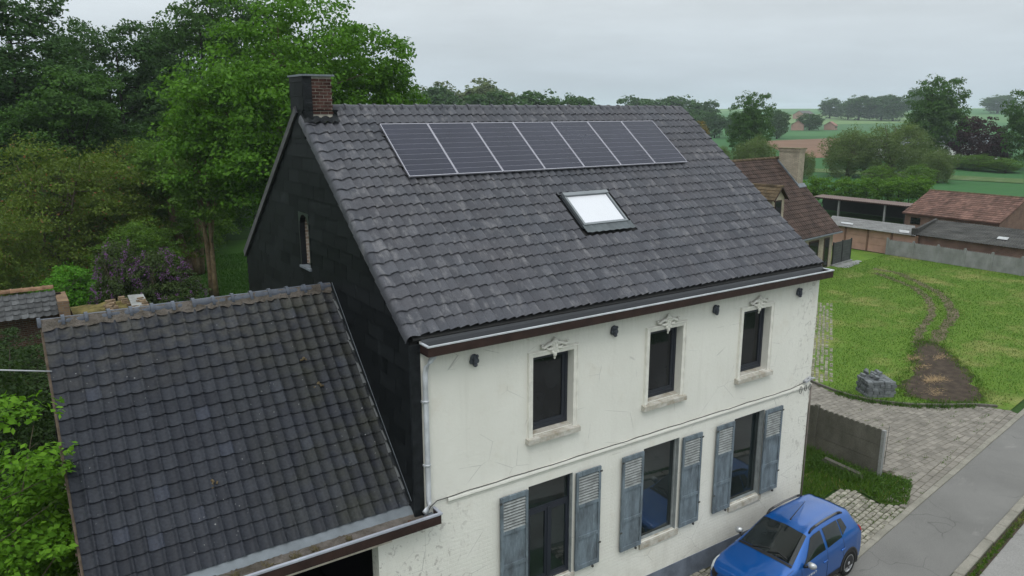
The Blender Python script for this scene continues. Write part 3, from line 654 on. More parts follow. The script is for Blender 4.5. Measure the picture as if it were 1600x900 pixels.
# walls
abrick = brick('old_red_brick', (.16, .075, .05), (.11, .055, .04), (.22, .19, .16))
mb = MB(); mb.prism([(-4.82, .03, 0), (-4.82, 6.5, 0), (-4.82, 6.5, 3.6), (-4.82, AY, AZ - .1), (-4.82, .05, 3.5)], (.2, 0, 0)); mb.build('side_wall', abrick, annex)
mb = MB(); mb.box(-4.6, -.2, 6.3, 6.5, 0, 3.6); mb.build('rear_wall', abrick, annex)
mb = MB(); wall_with_holes(mb, -4.62, -.002, 0, 3.46, [(-4.3, -.84, 0, 3.26)], .0, .26); mb.build('front_wall', MAT['render'], annex)
mb = MB(); mb.box(-4.3, -.6, -.014, -.002, 3.27, 3.43); mb.build('lintel', plain('cream_lintel', (.55, .50, .42), .2, 5), annex)
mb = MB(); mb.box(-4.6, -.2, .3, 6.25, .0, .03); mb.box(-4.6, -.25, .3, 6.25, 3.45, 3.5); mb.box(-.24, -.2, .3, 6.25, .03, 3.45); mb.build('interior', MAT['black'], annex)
# box gutter full of silt
ag = node('box_gutter', annex)
mb = MB(); mb.box(-5.0, .17, -.27, -.245, 3.47, 3.645); mb.box(.147, .17, -.245, -.03, 3.47, 3.643); mb.box(-5.0, .147, -.245, -.028, 3.47, 3.485); mb.build('fascia', MAT['fascia'], ag)
mb = MB(); mb.grid([[(x, y, z) for y, z in ((-.285, 3.635), (-.285, 3.665), (-.235, 3.665), (-.235, 3.56))] for x in (-5.0, .19)], False); mb.box(.14, .19, -.235, -.02, 3.645, 3.665); mb.build('zinc_lip', plain('grey_zinc_lip', (.40, .42, .48), .15, 5, .45, .5, metallic=.3), ag)
P = []
for x in np.linspace(-5.0, .14, 60):
    P.append([(x, y, z + random.uniform(-.004, .004)) for y, z in ((-.235, 3.56), (.04, 3.565), (.09, 3.60), (.21, 3.69), (.30, 3.76))])
mb = MB(); mb.grid(P, True); mb.build('zinc_lining', MAT['zincd'], ag)
P = []
for x in np.linspace(-4.9, -.05, 150):
    f = min(1, max(0, (-.15 - x) / 1.4)); h = .012 + .055 * f
    P.append([(x, y, 3.565 + (h * (.5 + .8 * random.random()) if 0 < j < 6 else (.03 if j == 6 else -.004))) for j, y in enumerate(np.linspace(-.236, .095, 7))])
mb = MB(); mb.grid(P, True); mb.build('silt', MAT['debris'], ag)
mb = MB()
for x, r in ((-2.2, .05), (-1.9, .04), (-2.6, .05), (-1.35, .03), (-3.1, .06)):
    for j in range(40):
        a = random.uniform(0, 6.28); mb.tube([(x + random.gauss(0, r), -.12 + random.gauss(0, .04), 3.60), (x + random.gauss(0, r), -.12 + random.gauss(0, .05), 3.62 + random.uniform(.01, .06))], .006, 4)
mb.build('weeds', plain('dry_moss', (.09, .075, .04), .4, 20), ag, 'stuff')
MAT['rust'] = plain('rusty_outlet', (.07, .035, .02))
for x, y in ((-.33, -.13), (-.03, -.15)):
    mb = MB(); mb.tube([(x, y, 3.572), (x, y, 3.61)], .035, 10); mb.build('outlet', MAT['rust'], ag)
# overhead wire to the annex
wire = MB(); wire.tube([(-9.5, 4.2, 6.75), (-7.6, 3.4, 6.45), (-5.48, 2.72, 6.36), (-4.84, 2.70, 6.22)], .012, 6)
tag(wire.build('overhead_wire', MAT['greycable']), 'thin grey overhead wire meeting the left edge of the garage roof', 'cable')

# ------------------------------------------------------------------ ground
def hz(x, y):
    d = np.hypot(x - CAM.x, y - CAM.y); t = np.clip((d - 330) / 1100, 0, 1); return 13.0 * t * t * (3 - 2 * t)
def groundmat():
    m = MT('countryside'); g = m.geo().outputs['Position']
    near = m.mix(m.rng(m.noise(.5, 6, .6), .3, .7, 0, 1), (.020, .048, .010), (.032, .072, .016))
    near = m.mix(1.0, near, m.rng(m.noise(9, 5, .7), .25, .75, .6, 1.35), 'MULTIPLY')
    crop = m.mix(m.rng(m.noise(.9, 5, .6, m.pos((.25, 2.2, 1))), .3, .7, 0, 1), (.028, .088, .029), (.042, .114, .037))
    far = m.n('ShaderNodeTexVoronoi', {'Vector': m.n('ShaderNodeMapping', {'Vector': g, 'Scale': (.0035, .0075, 0), 'Rotation': (0, 0, .5)}).outputs[0], 'Scale': 1.0})
    fc = m.n('ShaderNodeValToRGB', {0: m.n('ShaderNodeSeparateColor', {0: far.outputs['Color']}).outputs[0]}); e = fc.color_ramp.elements
    e[0].color = (.05, .13, .045, 1); e[1].color = (.19, .28, .11, 1); n = e.new(.45); n.color = (.12, .20, .075, 1); n = e.new(.7); n.color = (.075, .155, .055, 1); fc.color_ramp.interpolation = 'CONSTANT'
    d = m.n('ShaderNodeVectorMath', {0: g, 1: (-5, -10, 0)}, operation='DISTANCE').outputs['Value']
    c = m.mix(m.rng(d, 82, 84, 0, 1), near, crop); c = m.mix(m.rng(d, 335, 340, 0, 1), c, fc.outputs[0])
    return m.bsdf(c, .95, .1)
MAT['ground'] = groundmat()
rings = [0, 15, 30, 45, 60, 80, 110, 160, 220, 300, 340, 400, 480, 560, 640, 720, 820, 920, 1020, 1150, 1300, 1450, 1700, 2100, 2600]
P = [[(CAM.x + r * math.cos(t), CAM.y + r * math.sin(t), float(hz(CAM.x + r * math.cos(t), CAM.y + r * math.sin(t))) - .03) for t in np.linspace(0, 2 * math.pi, 73)[:-1]] for r in rings]
mb = MB(); mb.grid(P, True, True); mb.build('ground', MAT['ground'], None, 'structure')
def sheet(name, poly, z, mat, jag=0.0, step=.4, parent=None):
    pts = []
    for i in range(len(poly)):
        p, q = np.array(poly[i][:2], float), np.array(poly[(i + 1) % len(poly)][:2], float); n = max(1, int(np.linalg.norm(q - p) / step)) if jag else 1
        for k in range(n):
            w_ = p + (q - p) * k / n; pts.append((w_[0] + random.gauss(0, jag), w_[1] + random.gauss(0, jag), z))
    mb = MB(); mb.face(pts); return mb.build(name, mat, parent, None if parent else 'structure')
# footpath + roads: the street runs 8.3 degrees off the house front
TH = rad(8.3); R1 = np.array([math.cos(TH), math.sin(TH)]); R2 = np.array([-math.sin(TH), math.cos(TH)]); RO = np.array([9.21, -1.85])
def RD(a, b): p = RO + R1 * a + R2 * b; return (p[0], p[1])
def strip(name, a0, a1, b0, b1, z, mat): return sheet(name, [RD(a0, b0), RD(a1, b0), RD(a1, b1), RD(a0, b1)], z, mat)
MAT['asph'] = asphalt('footpath_asphalt', (.135, .132, .124), (.26, .25, .235), .6); MAT['asph2'] = asphalt('road_surface', (.20, .195, .185), (.34, .315, .28), .6)
strip('footpath', -60, 60, -1.66, 0, .0, MAT['asph'])
strip('road', -60, 60, -12, -1.9, -.012, MAT['asph2'])
def stone_mesh(name, lx, ly, h, mat, bev=.012, jit=.006):
    mb = MB(); b = bev; base = [(0, 0), (lx, 0), (lx, ly), (0, ly)]; j = lambda: random.uniform(-jit, jit)
    lo = [(x + j(), y + j(), 0) for x, y in base]; mid = [(x, y, h - b) for x, y, _ in lo]
    top = [(x + (b if x < lx / 2 else -b), y + (b if y < ly / 2 else -b), h + random.uniform(-jit, jit) * .5) for x, y, _ in lo]
    mb.grid([lo, mid, top], False, True); mb.face(top); return mb.mesh(name, mat)
kerb = link(None, 'kerb', (*RD(0, 0), 0), kind='structure')
km = [stone_mesh('kerb_stone', .985, .16, .07, MAT['kerb'], .012, .004) for _ in range(3)]
for k in range(-4, 24):
    p = RD(k, .0 + random.gauss(0, .004)); link(random.choice(km), 'kerb_stone', (*p, -.035), kerb, rot=(0, 0, TH + random.gauss(0, .003)))
kerb2 = link(None, 'road_kerb', (*RD(0, -1.8), 0), kind='structure')
km2 = [stone_mesh('kerb_stone', .98, .21, .10, MAT['kerb'], .02, .006) for _ in range(3)]
for k in range(-2, 20):
    p = RD(k * 1.0, -1.88 + random.gauss(0, .006)); link(random.choice(km2), 'kerb_stone', (*p, -.05), kerb2, rot=(0, 0, TH + random.gauss(0, .004)))
# lawn, paths, soil ---------------------------------------------------
MAT['lawn'] = lawnmat('patchy_lawn', (.070, .135, .018), (.105, .175, .026), (.24, .225, .085), .7)
MAT['soil'] = plain('dark_soil', (.052, .040, .030), .35, 3, .95, .1, .8, 14)
MAT['track'] = plain('dry_track_soil', (.115, .095, .062), .4, 2, .95, .1, .7, 12)
sheet('lawn', [(19.5, 6.2), (19.25, 5.2), (19.25, 4.4), (19.5, 3.6), (20.3, 2.6), (21.2, 1.95), (22.2, 1.4), (22.7, .55), (60, 6.2), (47.0, 9.5), (46.9, 22.5), (41, 22), (30, 17), (16, 12)], .012, MAT['lawn'])
sheet('soil_patch', [(21.0, 3.3), (21.3, 2.35), (22.0, 1.75), (22.9, 1.55), (23.7, 1.9), (24.3, 2.6), (25.2, 3.0), (26.4, 4.0), (27.2, 4.8), (28.4, 5.9), (28.3, 6.7), (27.4, 6.5), (26.3, 6.0), (25.4, 5.6), (24.6, 4.9), (23.4, 4.4), (22.0, 4.1)], .020, MAT['soil'], .10, .22)
def trail(pts, w, name='wheel_track'):
    pts = [np.array(p, float) for p in pts]; Lf, Rt = [], []
    for i, p in enumerate(pts):
        d = pts[min(i + 1, len(pts) - 1)] - pts[max(i - 1, 0)]; n = np.array([-d[1], d[0]]) / np.linalg.norm(d); ww = w * (.75 + .5 * random.random()); Lf.append(p + n * ww); Rt.append(p - n * ww)
    sheet(name, [tuple(p) for p in Lf + Rt[::-1]], .0165, MAT['track'], .06, .2)
def crv(ctrl, n=40):
    c = np.array(ctrl, float); t = np.linspace(0, len(c) - 1, n); return np.stack([np.interp(t, range(len(c)), c[:, k]) for k in (0, 1)], 1)
trail(crv([(28.0, 6.0), (30.5, 6.9), (33.8, 8.0), (36.7, 9.8), (38.5, 11.4), (40, 13.3), (41.5, 15.4), (41.4, 17)]), .22)
trail(crv([(27.6, 6.5), (30, 7.6), (33.4, 8.85), (36.5, 10.75), (38.2, 12.4), (39.3, 14.2), (40.3, 16.2)]), .20)
# driveway of concrete pavers, courses parallel to the house front -----
MAT['paver'] = plain('grey_concrete_paver', (.185, .170, .146), .22, 2.5, .9, .15, .3, 40, .16)
MAT['joint'] = plain('dark_joint_sand', (.085, .078, .058), .35, 4, .95, .1)
DRV = [(13.6, -1.05), (14.9, -.35), (14.75, .3), (14.9, 1.2), (14.9, 9.2), (17.5, 9.2), (19.5, 6.2), (19.25, 5.2), (19.25, 4.4), (19.5, 3.6), (20.3, 2.6), (21.2, 1.95), (22.2, 1.4), (22.7, .55), (22.6, .18)]
drive = link(None, 'driveway', (17, 2, 0), kind='structure')
sheet('joint_bed', DRV, .004, MAT['joint'], parent=drive)
def inside(p, poly):
    r = False; j = len(poly) - 1
    for i in range(len(poly)):
        a, b = poly[i], poly[j]
        if (a[1] > p[1]) != (b[1] > p[1]) and p[0] < (b[0] - a[0]) * (p[1] - a[1]) / (b[1] - a[1] + 1e-12) + a[0]: r = not r
        j = i
    return r
pvm = [stone_mesh('paver', .268, .178, .05, MAT['paver'], .010, .004) for _ in range(4)]
def lay(parent, name, slots, meshes, n_single, mat, fieldname, rot0):
    slots = sorted(slots, key=lambda t: math.dist((t[0], t[1]), (CAM.x, CAM.y))); rest = MB()
    for k, (x, y, vis) in enumerate(sorted(slots, key=lambda t: not t[2])):
        me = random.choice(meshes); z = -.038 + random.uniform(-.004, .005); a = rot0 + random.gauss(0, .008)
        if k < n_single and vis: link(me, name, (x, y, z), parent, rot=(random.gauss(0, .006), random.gauss(0, .006), a))
        else:
            i = len(rest.v); c, s_ = math.cos(a), math.sin(a)
            for v in me.vertices: rest.v.append((x + v.co.x * c - v.co.y * s_, y + v.co.x * s_ + v.co.y * c, z + v.co.z))
            for p in me.polygons: rest.f.append(tuple(i + q for q in p.vertices)); rest.sm.append(False)
    if rest.f: rest.build(fieldname, mat, parent, 'stuff')
slots = []
for r in range(60):
    y = -1.3 + r * .186
    for c in range(40):
        x = 12.8 + c * .276 + (r % 2) * .138; ctr = (x + .13, y + .09)
        bb = float(np.dot(np.array(ctr) - RO, R2))
        if inside(ctr, DRV) and bb > .60 and inside((x + .02, y + .09), DRV): slots.append((x, y, 15.2 < x and y < 4.5))
lay(drive, 'paver', slots, pvm, 300, MAT['paver'], 'paver_field', 0)
slots = []
for b in range(3):
    for k in range(50):
        p = RD(4.2 + k * .276 + (b % 2) * .138, .175 + b * .19)
        if p[0] < 22.5: slots.append((p[0], p[1], False))
lay(drive, 'paver', slots, pvm, 0, MAT['paver'], 'edge_courses', TH)
# curved edging between drive and lawn
edge = link(None, 'lawn_edging', (20, 3, 0), kind='structure')
ec = crv([(19.55, 6.6), (19.3, 5.2), (19.3, 4.4), (19.55, 3.6), (20.3, 2.62), (21.2, 1.97), (22.1, 1.45), (22.6, .9)], 18)
for i in range(len(ec) - 1):
    d = ec[i + 1] - ec[i]; ln = float(np.linalg.norm(d)); a = math.atan2(d[1], d[0])
    link(stone_mesh('edging_stone', ln * .98, .09, .13, MAT['concrete'], .012, .006), 'edging_stone', (*ec[i], -.03), edge, rot=(random.gauss(0, .03), 0, a))
# setts in front of the house -----------------------------------------
MAT['sett'] = plain('worn_granite_sett', (.25, .235, .195), .25, 5, .85, .2, .3, 30, .28)
fore = link(None, 'forecourt', (11, -1, 0), kind='structure')
FC = [(4.5, -2.5), (4.5, -.013), (10.31, -.013), (10.6, .1), (12.75, .5), (13.1, .15), (12.9, -.55), (13.35, -1.1)]
sheet('joint_bed', FC, .003, plain('mossy_joint', (.065, .065, .04), .4, 5, .95, .1), parent=fore)
sm_ = [stone_mesh('sett', random.uniform(.165, .19), random.uniform(.118, .132), .06, MAT['sett'], .022, .008) for _ in range(6)]
slots = []
for r in range(26):
    for c in range(52):
        p = RD(-4.7 + c * .195 + (r % 2) * .09 + random.gauss(0, .006), .17 + r * .138 + random.gauss(0, .004)); ctr = (p[0] + .09, p[1] + .06)
        if inside(ctr, FC): slots.append((*p, (ctr[0] > 9.7) or (ctr[1] > -.6 and ctr[0] < 6.6)))
lay(fore, 'sett', slots, sm_, 300, MAT['sett'], 'sett_field', TH)
# old cobbled path beside the lawn
MAT['sett2'] = plain('pale_path_sett', (.175, .170, .125), .3, 4, .9, .15, .3, 30, .3)
path = link(None, 'garden_path', (25, 9, 0), kind='structure')
pd = np.array([11.3, 7.6]); pd = pd / np.linalg.norm(pd); pn = np.array([-pd[1], pd[0]])
sm2 = [stone_mesh('sett', .24, .15, .06, MAT['sett2'], .022, .012) for _ in range(4)]
slots = []
for a in range(50):
    for b in range(6):
        if random.random() < .12 + .25 * (b in (0, 5)): continue
        p = np.array([20.0, 5.5]) + pd * a * .265 + pn * (b * .17) + np.array([random.gauss(0, .01), random.gauss(0, .01)]); slots.append((p[0], p[1], True))
lay(path, 'sett', slots, sm2, 300, MAT['sett2'], 'sett_field', math.atan2(pd[1], pd[0]))
# concrete panel fence --------------------------------------------------
fence = thing('concrete_panel_fence', (14.4, 1.5, 0), 'short weathered concrete panel fence with scalloped top edge beside the blue car', 'fence')
FX, FY0, FY1 = 14.40, .36, 3.9
mb = MB(); mb.box(FX - .05, FX + .05, FY0 - .09, FY0, 0, 1.40); mb.build('post', MAT['concrete2'], fence)
mb = MB(); mb.box(FX - .06, FX + .06, 2.36, 2.48, 0, 1.46); mb.build('post', MAT['concrete'], fence)
for k in range(3):
    for (ya, yb) in ((FY0, 2.358), (2.482, FY1)):
        mb = MB(); z0 = .02 + k * .455
        if k < 2: mb.box(FX - .025, FX + .025, ya, yb, z0, z0 + .445)
        else:
            n = 12 if ya < 2 else 8; poly = [(FX - .025, ya, z0), (FX - .025, yb, z0)]
            for i in range(n, 0, -1):
                for t in np.linspace(0, math.pi, 6): poly.append((FX - .025, ya + (yb - ya) * (i - .5 + .5 * math.cos(t)) / n, z0 + .40 + .075 * math.sin(t)))
            mb.prism(poly, (.05, 0, 0))
        mb.build('panel', MAT['concrete'], fence)
mb = MB(); mb.tube([(FX + .12, FY0 - .08, .35), (FX + .28, FY0 - .02, 1.45)], .008, 5); mb.tube([(FX + .1, FY0 - .1, .55), (FX + .2, FY0 + .02, .6)], .007, 5); tag(mb.build('metal_rod', MAT['cable']), 'thin bent metal rod beside the end of the concrete fence', 'rod')
mb = MB(); mb.obox((13.75, .42, .04), (.13, .02, .02), (-.02, 1.3, .06), (0, 0, .12), .15); tag(mb.build('fallen_beam', MAT['concrete']), 'old concrete beam lying in weeds before the panel fence', 'beam')
# stack of grey setts ------------------------------------------------------
MAT['blue'] = plain('blue_grey_setts', (.135, .145, .15), .2, 8, .85, .1, .2, 40, .3)
bm = [stone_mesh('granite_sett', .185, .125, .112, MAT['blue'], .014, .008) for _ in range(5)]
sx = np.array([math.cos(-.55), math.sin(-.55)]); sy = np.array([.5227, .8525]); so_ = np.array([19.72, 3.98])
for lv in range(5):
    for i in range(5):
        for j in range(6):
            if 0 < i < 4 and 0 < j < 5 and lv < 4: continue
            p = so_ + sx * (i * .206 + (lv % 2) * .05) + sy * (j * .142) + np.array([random.gauss(0, .006), random.gauss(0, .006)])
            tag(link(random.choice(bm), 'granite_sett', (p[0], p[1], .01 + lv * .120), rot=(0, 0, -.55 + random.gauss(0, .03))), 'dark grey granite sett in the neat courses of the stack by the drive', 'sett', 'setts built into the stack')
for k in range(9):
    p = so_ + sx * random.uniform(.0, .8) + sy * random.uniform(.05, .65)
    tag(link(random.choice(bm), 'granite_sett', (p[0], p[1], .64 + random.uniform(0, .05)), rot=(random.uniform(-.5, .5), random.uniform(-.4, .4), random.uniform(0, 3))), 'grey granite sett dropped loosely on top of the stack by the drive', 'sett', 'setts lying loose on the stack')

# ------------------------------------------------------------------ blue car
CS = .905; CYAW = rad(4.0); CC = np.array([8.13, -1.25, .0])
cfw = np.array([-math.cos(CYAW), -math.sin(CYAW), 0]); clf = np.array([math.sin(CYAW), -math.cos(CYAW), 0])
def CT(p): p = V3(p) * CS * np.array([1, 1, 1.05]); return CC + cfw * p[0] + clf * p[1] + np.array([0, 0, p[2]])
car = thing('parked_car', CC, 'blue hatchback with black roof rails parked against the white house', 'car')
ST = np.array([  # x, hw, zu, zm, hs, zs, ht, ze, zt
 [2.035, .40, .34, .50, .38, .62, .30, .68, .69], [2.02, .62, .28, .50, .60, .66, .48, .73, .75], [1.95, .74, .23, .52, .72, .71, .60, .785, .82], [1.80, .81, .20, .55, .785, .77, .66, .845, .885],
 [1.55, .85, .19, .58, .815, .83, .70, .91, .95], [1.20, .865, .19, .60, .825, .88, .72, .965, 1.005], [.95, .865, .19, .60, .83, .915, .715, .995, 1.04], [.86, .865, .19, .60, .83, .925, .705, 1.02, 1.065],
 [.50, .865, .19, .60, .835, .94, .645, 1.225, 1.275], [.16, .865, .19, .60, .835, .95, .585, 1.41, 1.465], [.0, .865, .19, .60, .835, .955, .572, 1.45, 1.507], [-.4, .865, .19, .60, .835, .965, .568, 1.468, 1.527], [-.9, .865, .19, .60, .83, .98, .56, 1.462, 1.52],
 [-1.35, .865, .20, .60, .83, 1.0, .56, 1.445, 1.50], [-1.66, .86, .22, .60, .82, 1.01, .55, 1.41, 1.46], [-1.74, .85, .23, .60, .815, 1.01, .575, 1.31, 1.34], [-1.91, .835, .25, .6, .80, .99, .64, 1.07, 1.09], [-1.97, .81, .27, .58, .78, .90, .65, .95, .96], [-2.02, .72, .31, .52, .70, .72, .58, .75, .755], [-2.035, .55, .36, .5, .52, .62, .42, .65, .655]])
def CSEC(x):
    i = np.argsort(ST[:, 0]); g = [np.interp(x, ST[i, 0], ST[i, k]) for k in range(1, 9)]
    hw, zu, zm, hs, zs, ht, ze, zt = g
    return np.array([(0, zu), (hw - .10, zu), (hw - .01, zu + .13), (hw, zm), (hs, zs), (ht, ze), (ht * .55, ze + (zt - ze) * .72), (0, zt)])
def CP(x, v, off=0.0):
    pts = CSEC(x); k = min(int(v), 6); t = v - k
    g = lambda q: pts[q] if 0 <= q <= 7 else (np.array([-pts[6][0], pts[6][1]]) if q == 8 else np.array([-pts[1][0], pts[1][1]]))
    p0, p1, p2, p3 = g(k - 1), g(k), g(k + 1), g(k + 2); T = .42
    m1, m2 = T * (p2 - p0), T * (p3 - p1)
    q = (2 * t**3 - 3 * t**2 + 1) * p1 + (t**3 - 2 * t**2 + t) * m1 + (-2 * t**3 + 3 * t**2) * p2 + (t**3 - t**2) * m2
    return np.array([x, q[0], q[1]])
def CPO(x, v, off, side=1):
    e = .02; a = CP(x + e, v) - CP(x - e, v); b = CP(x, min(v + .03, 7)) - CP(x, max(v - .03, 0)); n = np.cross(a, b); n /= np.linalg.norm(n) + 1e-9
    if n[1] * .6 + n[2] < 0 and CP(x, v)[1] > .05: n = -n
    if CP(x, v)[1] <= .05 and n[2] < 0: n = -n
    p = CP(x, v) + n * off; p[1] *= side; return CT(p)
xs = sorted(set(np.round(np.concatenate([np.linspace(a, b, 5) for a, b in zip(sorted(ST[:, 0])[:-1], sorted(ST[:, 0])[1:])]), 4)), reverse=True)
vs = np.linspace(0, 7, 43)
MAT['paint'] = MT('blue_car_paint').bsdf((.001, .088, .35), .34, .4, None, .5, .9, **{'Coat Roughness': .03})
mb = MB(); mb.grid([[CT(CP(x, v) * np.array([1, -1, 1])) for v in vs] + [CT(CP(x, v)) for v in vs[::-1][1:]] for x in xs]); mb.build('body', MAT['paint'], car)
MAT['cglass'] = glass('car_glass', (.008, .010, .010), .02, .55); MAT['tyre'] = plain('tyre_rubber', (.012, .012, .012), .2, 20, .8, .2); MAT['rim'] = plain('alloy_rim', (.42, .42, .43), .1, 6, .35, .5, metallic=.6)
MAT['lamp'] = MT('lamp_lens').bsdf((.62, .66, .68), .08, .8); MAT['red'] = MT('red_lens').bsdf((.35, .01, .012), .15, .6); MAT['silver'] = plain('silver_plastic', (.42, .43, .43), .05, 4, .3, .5, metallic=.5)
def patch(quad, nx, nv, off, side=1):      # quad of (x,v): lower-front, lower-rear, upper-rear, upper-front
    (a, b, c, d) = [np.array(q, float) for q in quad]; P = []
    for i in range(nx + 1):
        u = i / nx; P.append([CPO(*((a + (b - a) * u) * (1 - w_) + (d + (c - d) * u) * w_), off, side) for w_ in np.linspace(0, 1, nv + 1)])
    return P
def glassp(name, quads, mat, off=.008, nx=8, nv=6, sides=(1, -1)):
    for sd_ in sides:
        mb = MB()
        for q in quads: mb.grid(patch(q, nx, nv, off, sd_))
        mb.build(name, mat, car)
glassp('front_side_window', [((.66, 4.16), (-.28, 4.16), (-.28, 4.86), (.13, 4.86))], MAT['cglass'])
glassp('rear_side_window', [((-.38, 4.16), (-1.02, 4.2), (-1.02, 4.86), (-.38, 4.86))], MAT['cglass'])
glassp('quarter_window', [((-1.06, 4.25), (-1.30, 4.42), (-1.22, 4.84), (-1.06, 4.86))], MAT['cglass'])
mb = MB()
for sd_ in (1, -1): mb.grid(patch(((.90, 5.1), (.19, 5.12), (.17, 7), (.93, 7)), 10, 8, .007, sd_))
mb.build('windscreen', MAT['cglass'], car)
mb = MB()
for sd_ in (1, -1): mb.grid(patch(((-1.66, 5.15), (-1.86, 5.15), (-1.86, 7), (-1.66, 7)), 4, 6, .007, sd_))
mb.build('rear_window', MAT['cglass'], car)
mb = MB()
for sd_ in (1, -1): mb.grid(patch(((.99, 5.05), (.915, 5.05), (.935, 7), (1.03, 7)), 3, 8, .008, sd_))
mb.build('cowl', MAT['cblack'], car)
mb = MB()     # wipers
mb.tube([CPO(.93, 6.9, .02), CPO(.80, 6.3, .02), CPO(.84, 5.6, .02)], .010, 5); mb.tube([CPO(.95, 6.2, .02, -1), CPO(.83, 6.8, .02, -1), CPO(.80, 6.9, .02)], .010, 5); mb.build('wiper', MAT['cblack'], car)
glassp('headlight', [((1.99, 3.75), (1.70, 4.1), (1.62, 4.75), (1.955, 4.6))], MAT['lamp'], .010, 6, 4)
glassp('tail_light', [((-1.97, 3.7), (-1.86, 3.9), (-1.80, 4.4), (-1.93, 4.4))], MAT['red'], .010, 4, 4)
mb = MB()
for sd_ in (1, -1): mb.grid(patch(((2.028, 3.3), (1.985, 3.75), (1.965, 4.6), (2.026, 4.6)), 5, 4, .010, sd_))
mb.obox(CT((2.036, .40, .50)), cfw * .012, -clf * .73, (0, 0, .14)); mb.build('grille', MAT['cblack'], car)
mb = MB(); mb.obox(CT((2.05, .30, .60)), cfw * .012, -clf * .5, (0, 0, .035)); mb.obox(CT((2.045, .25, .66)), cfw * .012, -clf * .42, (0, 0, .02)); mb.build('grille_bar', MAT['silver'], car)
mb = MB(); mb.obox(CT((2.055, .26, .43)), cfw * .012, -clf * .47, (0, 0, .10)); mb.build('number_plate', MAT['lamp'], car)
for sd_ in (1, -1):
    rl = node('roof_rail', car, CT((-.6, .57 * sd_, 1.47)))
    rp = lambda x, h: CT((x, (np.interp(x, [-1.4, 0], [.53, .555])) * sd_, CP(x, 5.1)[2] + h))
    mb = MB(); mb.tube([rp(.08, .0), rp(-.02, .045), rp(-.16, .062)], [.022, .028, .026], 7); mb.tube([rp(-1.12, .062), rp(-1.25, .045), rp(-1.38, .0)], [.026, .028, .022], 7); mb.build('end_cap', MAT['cblack'], rl)
    mb = MB(); mb.tube([rp(-.15, .062), rp(-.6, .068), rp(-1.13, .062)], .025, 7); mb.build('bar', plain('dark_satin_bar', (.10, .10, .10), .1, 5, .4, .4), rl)
    mi = node('wing_mirror', car, CT((.62, .9 * sd_, .98)))
    mb = MB(); mb.ball((0, 0, 0), (.075, .115, .075), 12, 8); mb.xform(lambda p: CT(np.array([.60 + p[0] - .25 * abs(p[1]), sd_ * (.98 + p[1]), 1.04 + p[2]]))); mb.build('cap', MAT['silver'], mi)
    mb = MB(); mb.tube([CT((.64, sd_ * .82, .96)), CT((.62, sd_ * .92, 1.0))], .028, 6); mb.build('stalk', MAT['cblack'], mi)
for x in (1.24, -1.35):
    for sd_ in (1, -1):
        wh = node('wheel', car, CT((x, .80 * sd_, .315)))
        def LT(pr, n=28): return [[CT((x + r * math.cos(t), sd_ * y, .315 + r * math.sin(t))) for t in np.linspace(0, 2 * math.pi, n + 1)[:-1]] for r, y in pr]
        mb = MB(); mb.grid(LT([(.20, .84), (.23, .872), (.29, .872), (.313, .85), (.315, .70), (.29, .66)]), True, True); mb.build('tyre', MAT['tyre'], wh)
        mb = MB(); mb.grid(LT([(.215, .868), (.20, .872), (.19, .84), (.19, .74)]), True, True); mb.ball((0, 0, 0), (.05, .02, .05)); 
        nb = len(mb.v) - 80
        mb.v = mb.v[:nb] + [tuple(CT((x + p[0], sd_ * (.862 + p[1]), .315 + p[2]))) for p in mb.v[nb:]]
        for k in range(5):
            t = 2 * math.pi * k / 5 + .3; e = np.array([math.cos(t), 0, math.sin(t)]); g_ = np.array([-math.sin(t), 0, math.cos(t)]); c0 = np.array([x, sd_ * .845, .315])
            mb.prism([CT(c0 + e * .03 - g_ * .028), CT(c0 + e * .195 - g_ * .04), CT(c0 + e * .195 + g_ * .04), CT(c0 + e * .03 + g_ * .028)], clf * sd_ * .02)
        mb.build('rim', MAT['rim'], wh)
        mb = MB(); mb.face([CT((x + .2 * math.cos(t), sd_ * .80, .315 + .2 * math.sin(t))) for t in np.linspace(0, 6.283, 20)[:-1]]); mb.build('brake_disc', MAT['cblack'], wh)
        mb = MB(); P = []
        for r, y in ((.335, .83), (.335, .868), (.345, .876), (.40, .876), (.41, .85)): P.append([CT((x + r * math.cos(t), sd_ * y, .315 + r * math.sin(t))) for t in np.linspace(-.25, math.pi + .25, 22)])
        mb.grid(P); mb.face([CT((x + .338 * math.cos(t), sd_ * .8685, .315 + .338 * math.sin(t))) for t in np.linspace(-.25, math.pi + .25, 22)]); mb.build('wheel_arch', MAT['cblack'], car)
for x in (.74, -.33, -1.05):
    mb = MB()
    for sd_ in (1, -1): mb.tube([CPO(x - (.12 if x < -1 else 0) * (v < 3), v, .001, sd_) for v in np.linspace(2.0 if x > -1 else 3.0, 4.1, 10)], .004, 4)
    mb.build('door_seam', MAT['cblack'], car)
for sd_ in (1, -1):
    mb = MB(); mb.tube([CPO(x, 4.62, .001, sd_) for x in np.linspace(.98, 1.86, 10)], .005, 4); mb.tube([CPO(1.88, v, .001, sd_) for v in np.linspace(4.62, 2.3, 8)], .004, 4); mb.build('bonnet_seam', MAT['cblack'], car)
for x in (-.14, -.92):
    mb = MB()
    for sd_ in (1, -1): mb.tube([CPO(x, 3.55, .012, sd_), CPO(x - .16, 3.57, .014, sd_)], .016, 6)
    mb.build('door_handle', MAT['paint'], car)
mb = MB()
for sd_ in (1, -1): mb.grid([[CPO(x, v, .006, sd_) for v in np.linspace(1.2, 2.25, 4)] for x in np.linspace(.82, -.93, 12)])
mb.build('sill_cladding', MAT['cblack'], car)
mb = MB(); mb.tube([CT((-.02, 0, 1.50)), CT((-.06, 0, 1.535)), CT((-.62, .0, 1.78))], [.02, .012, .004], 6); mb.build('aerial', MAT['cblack'], car)
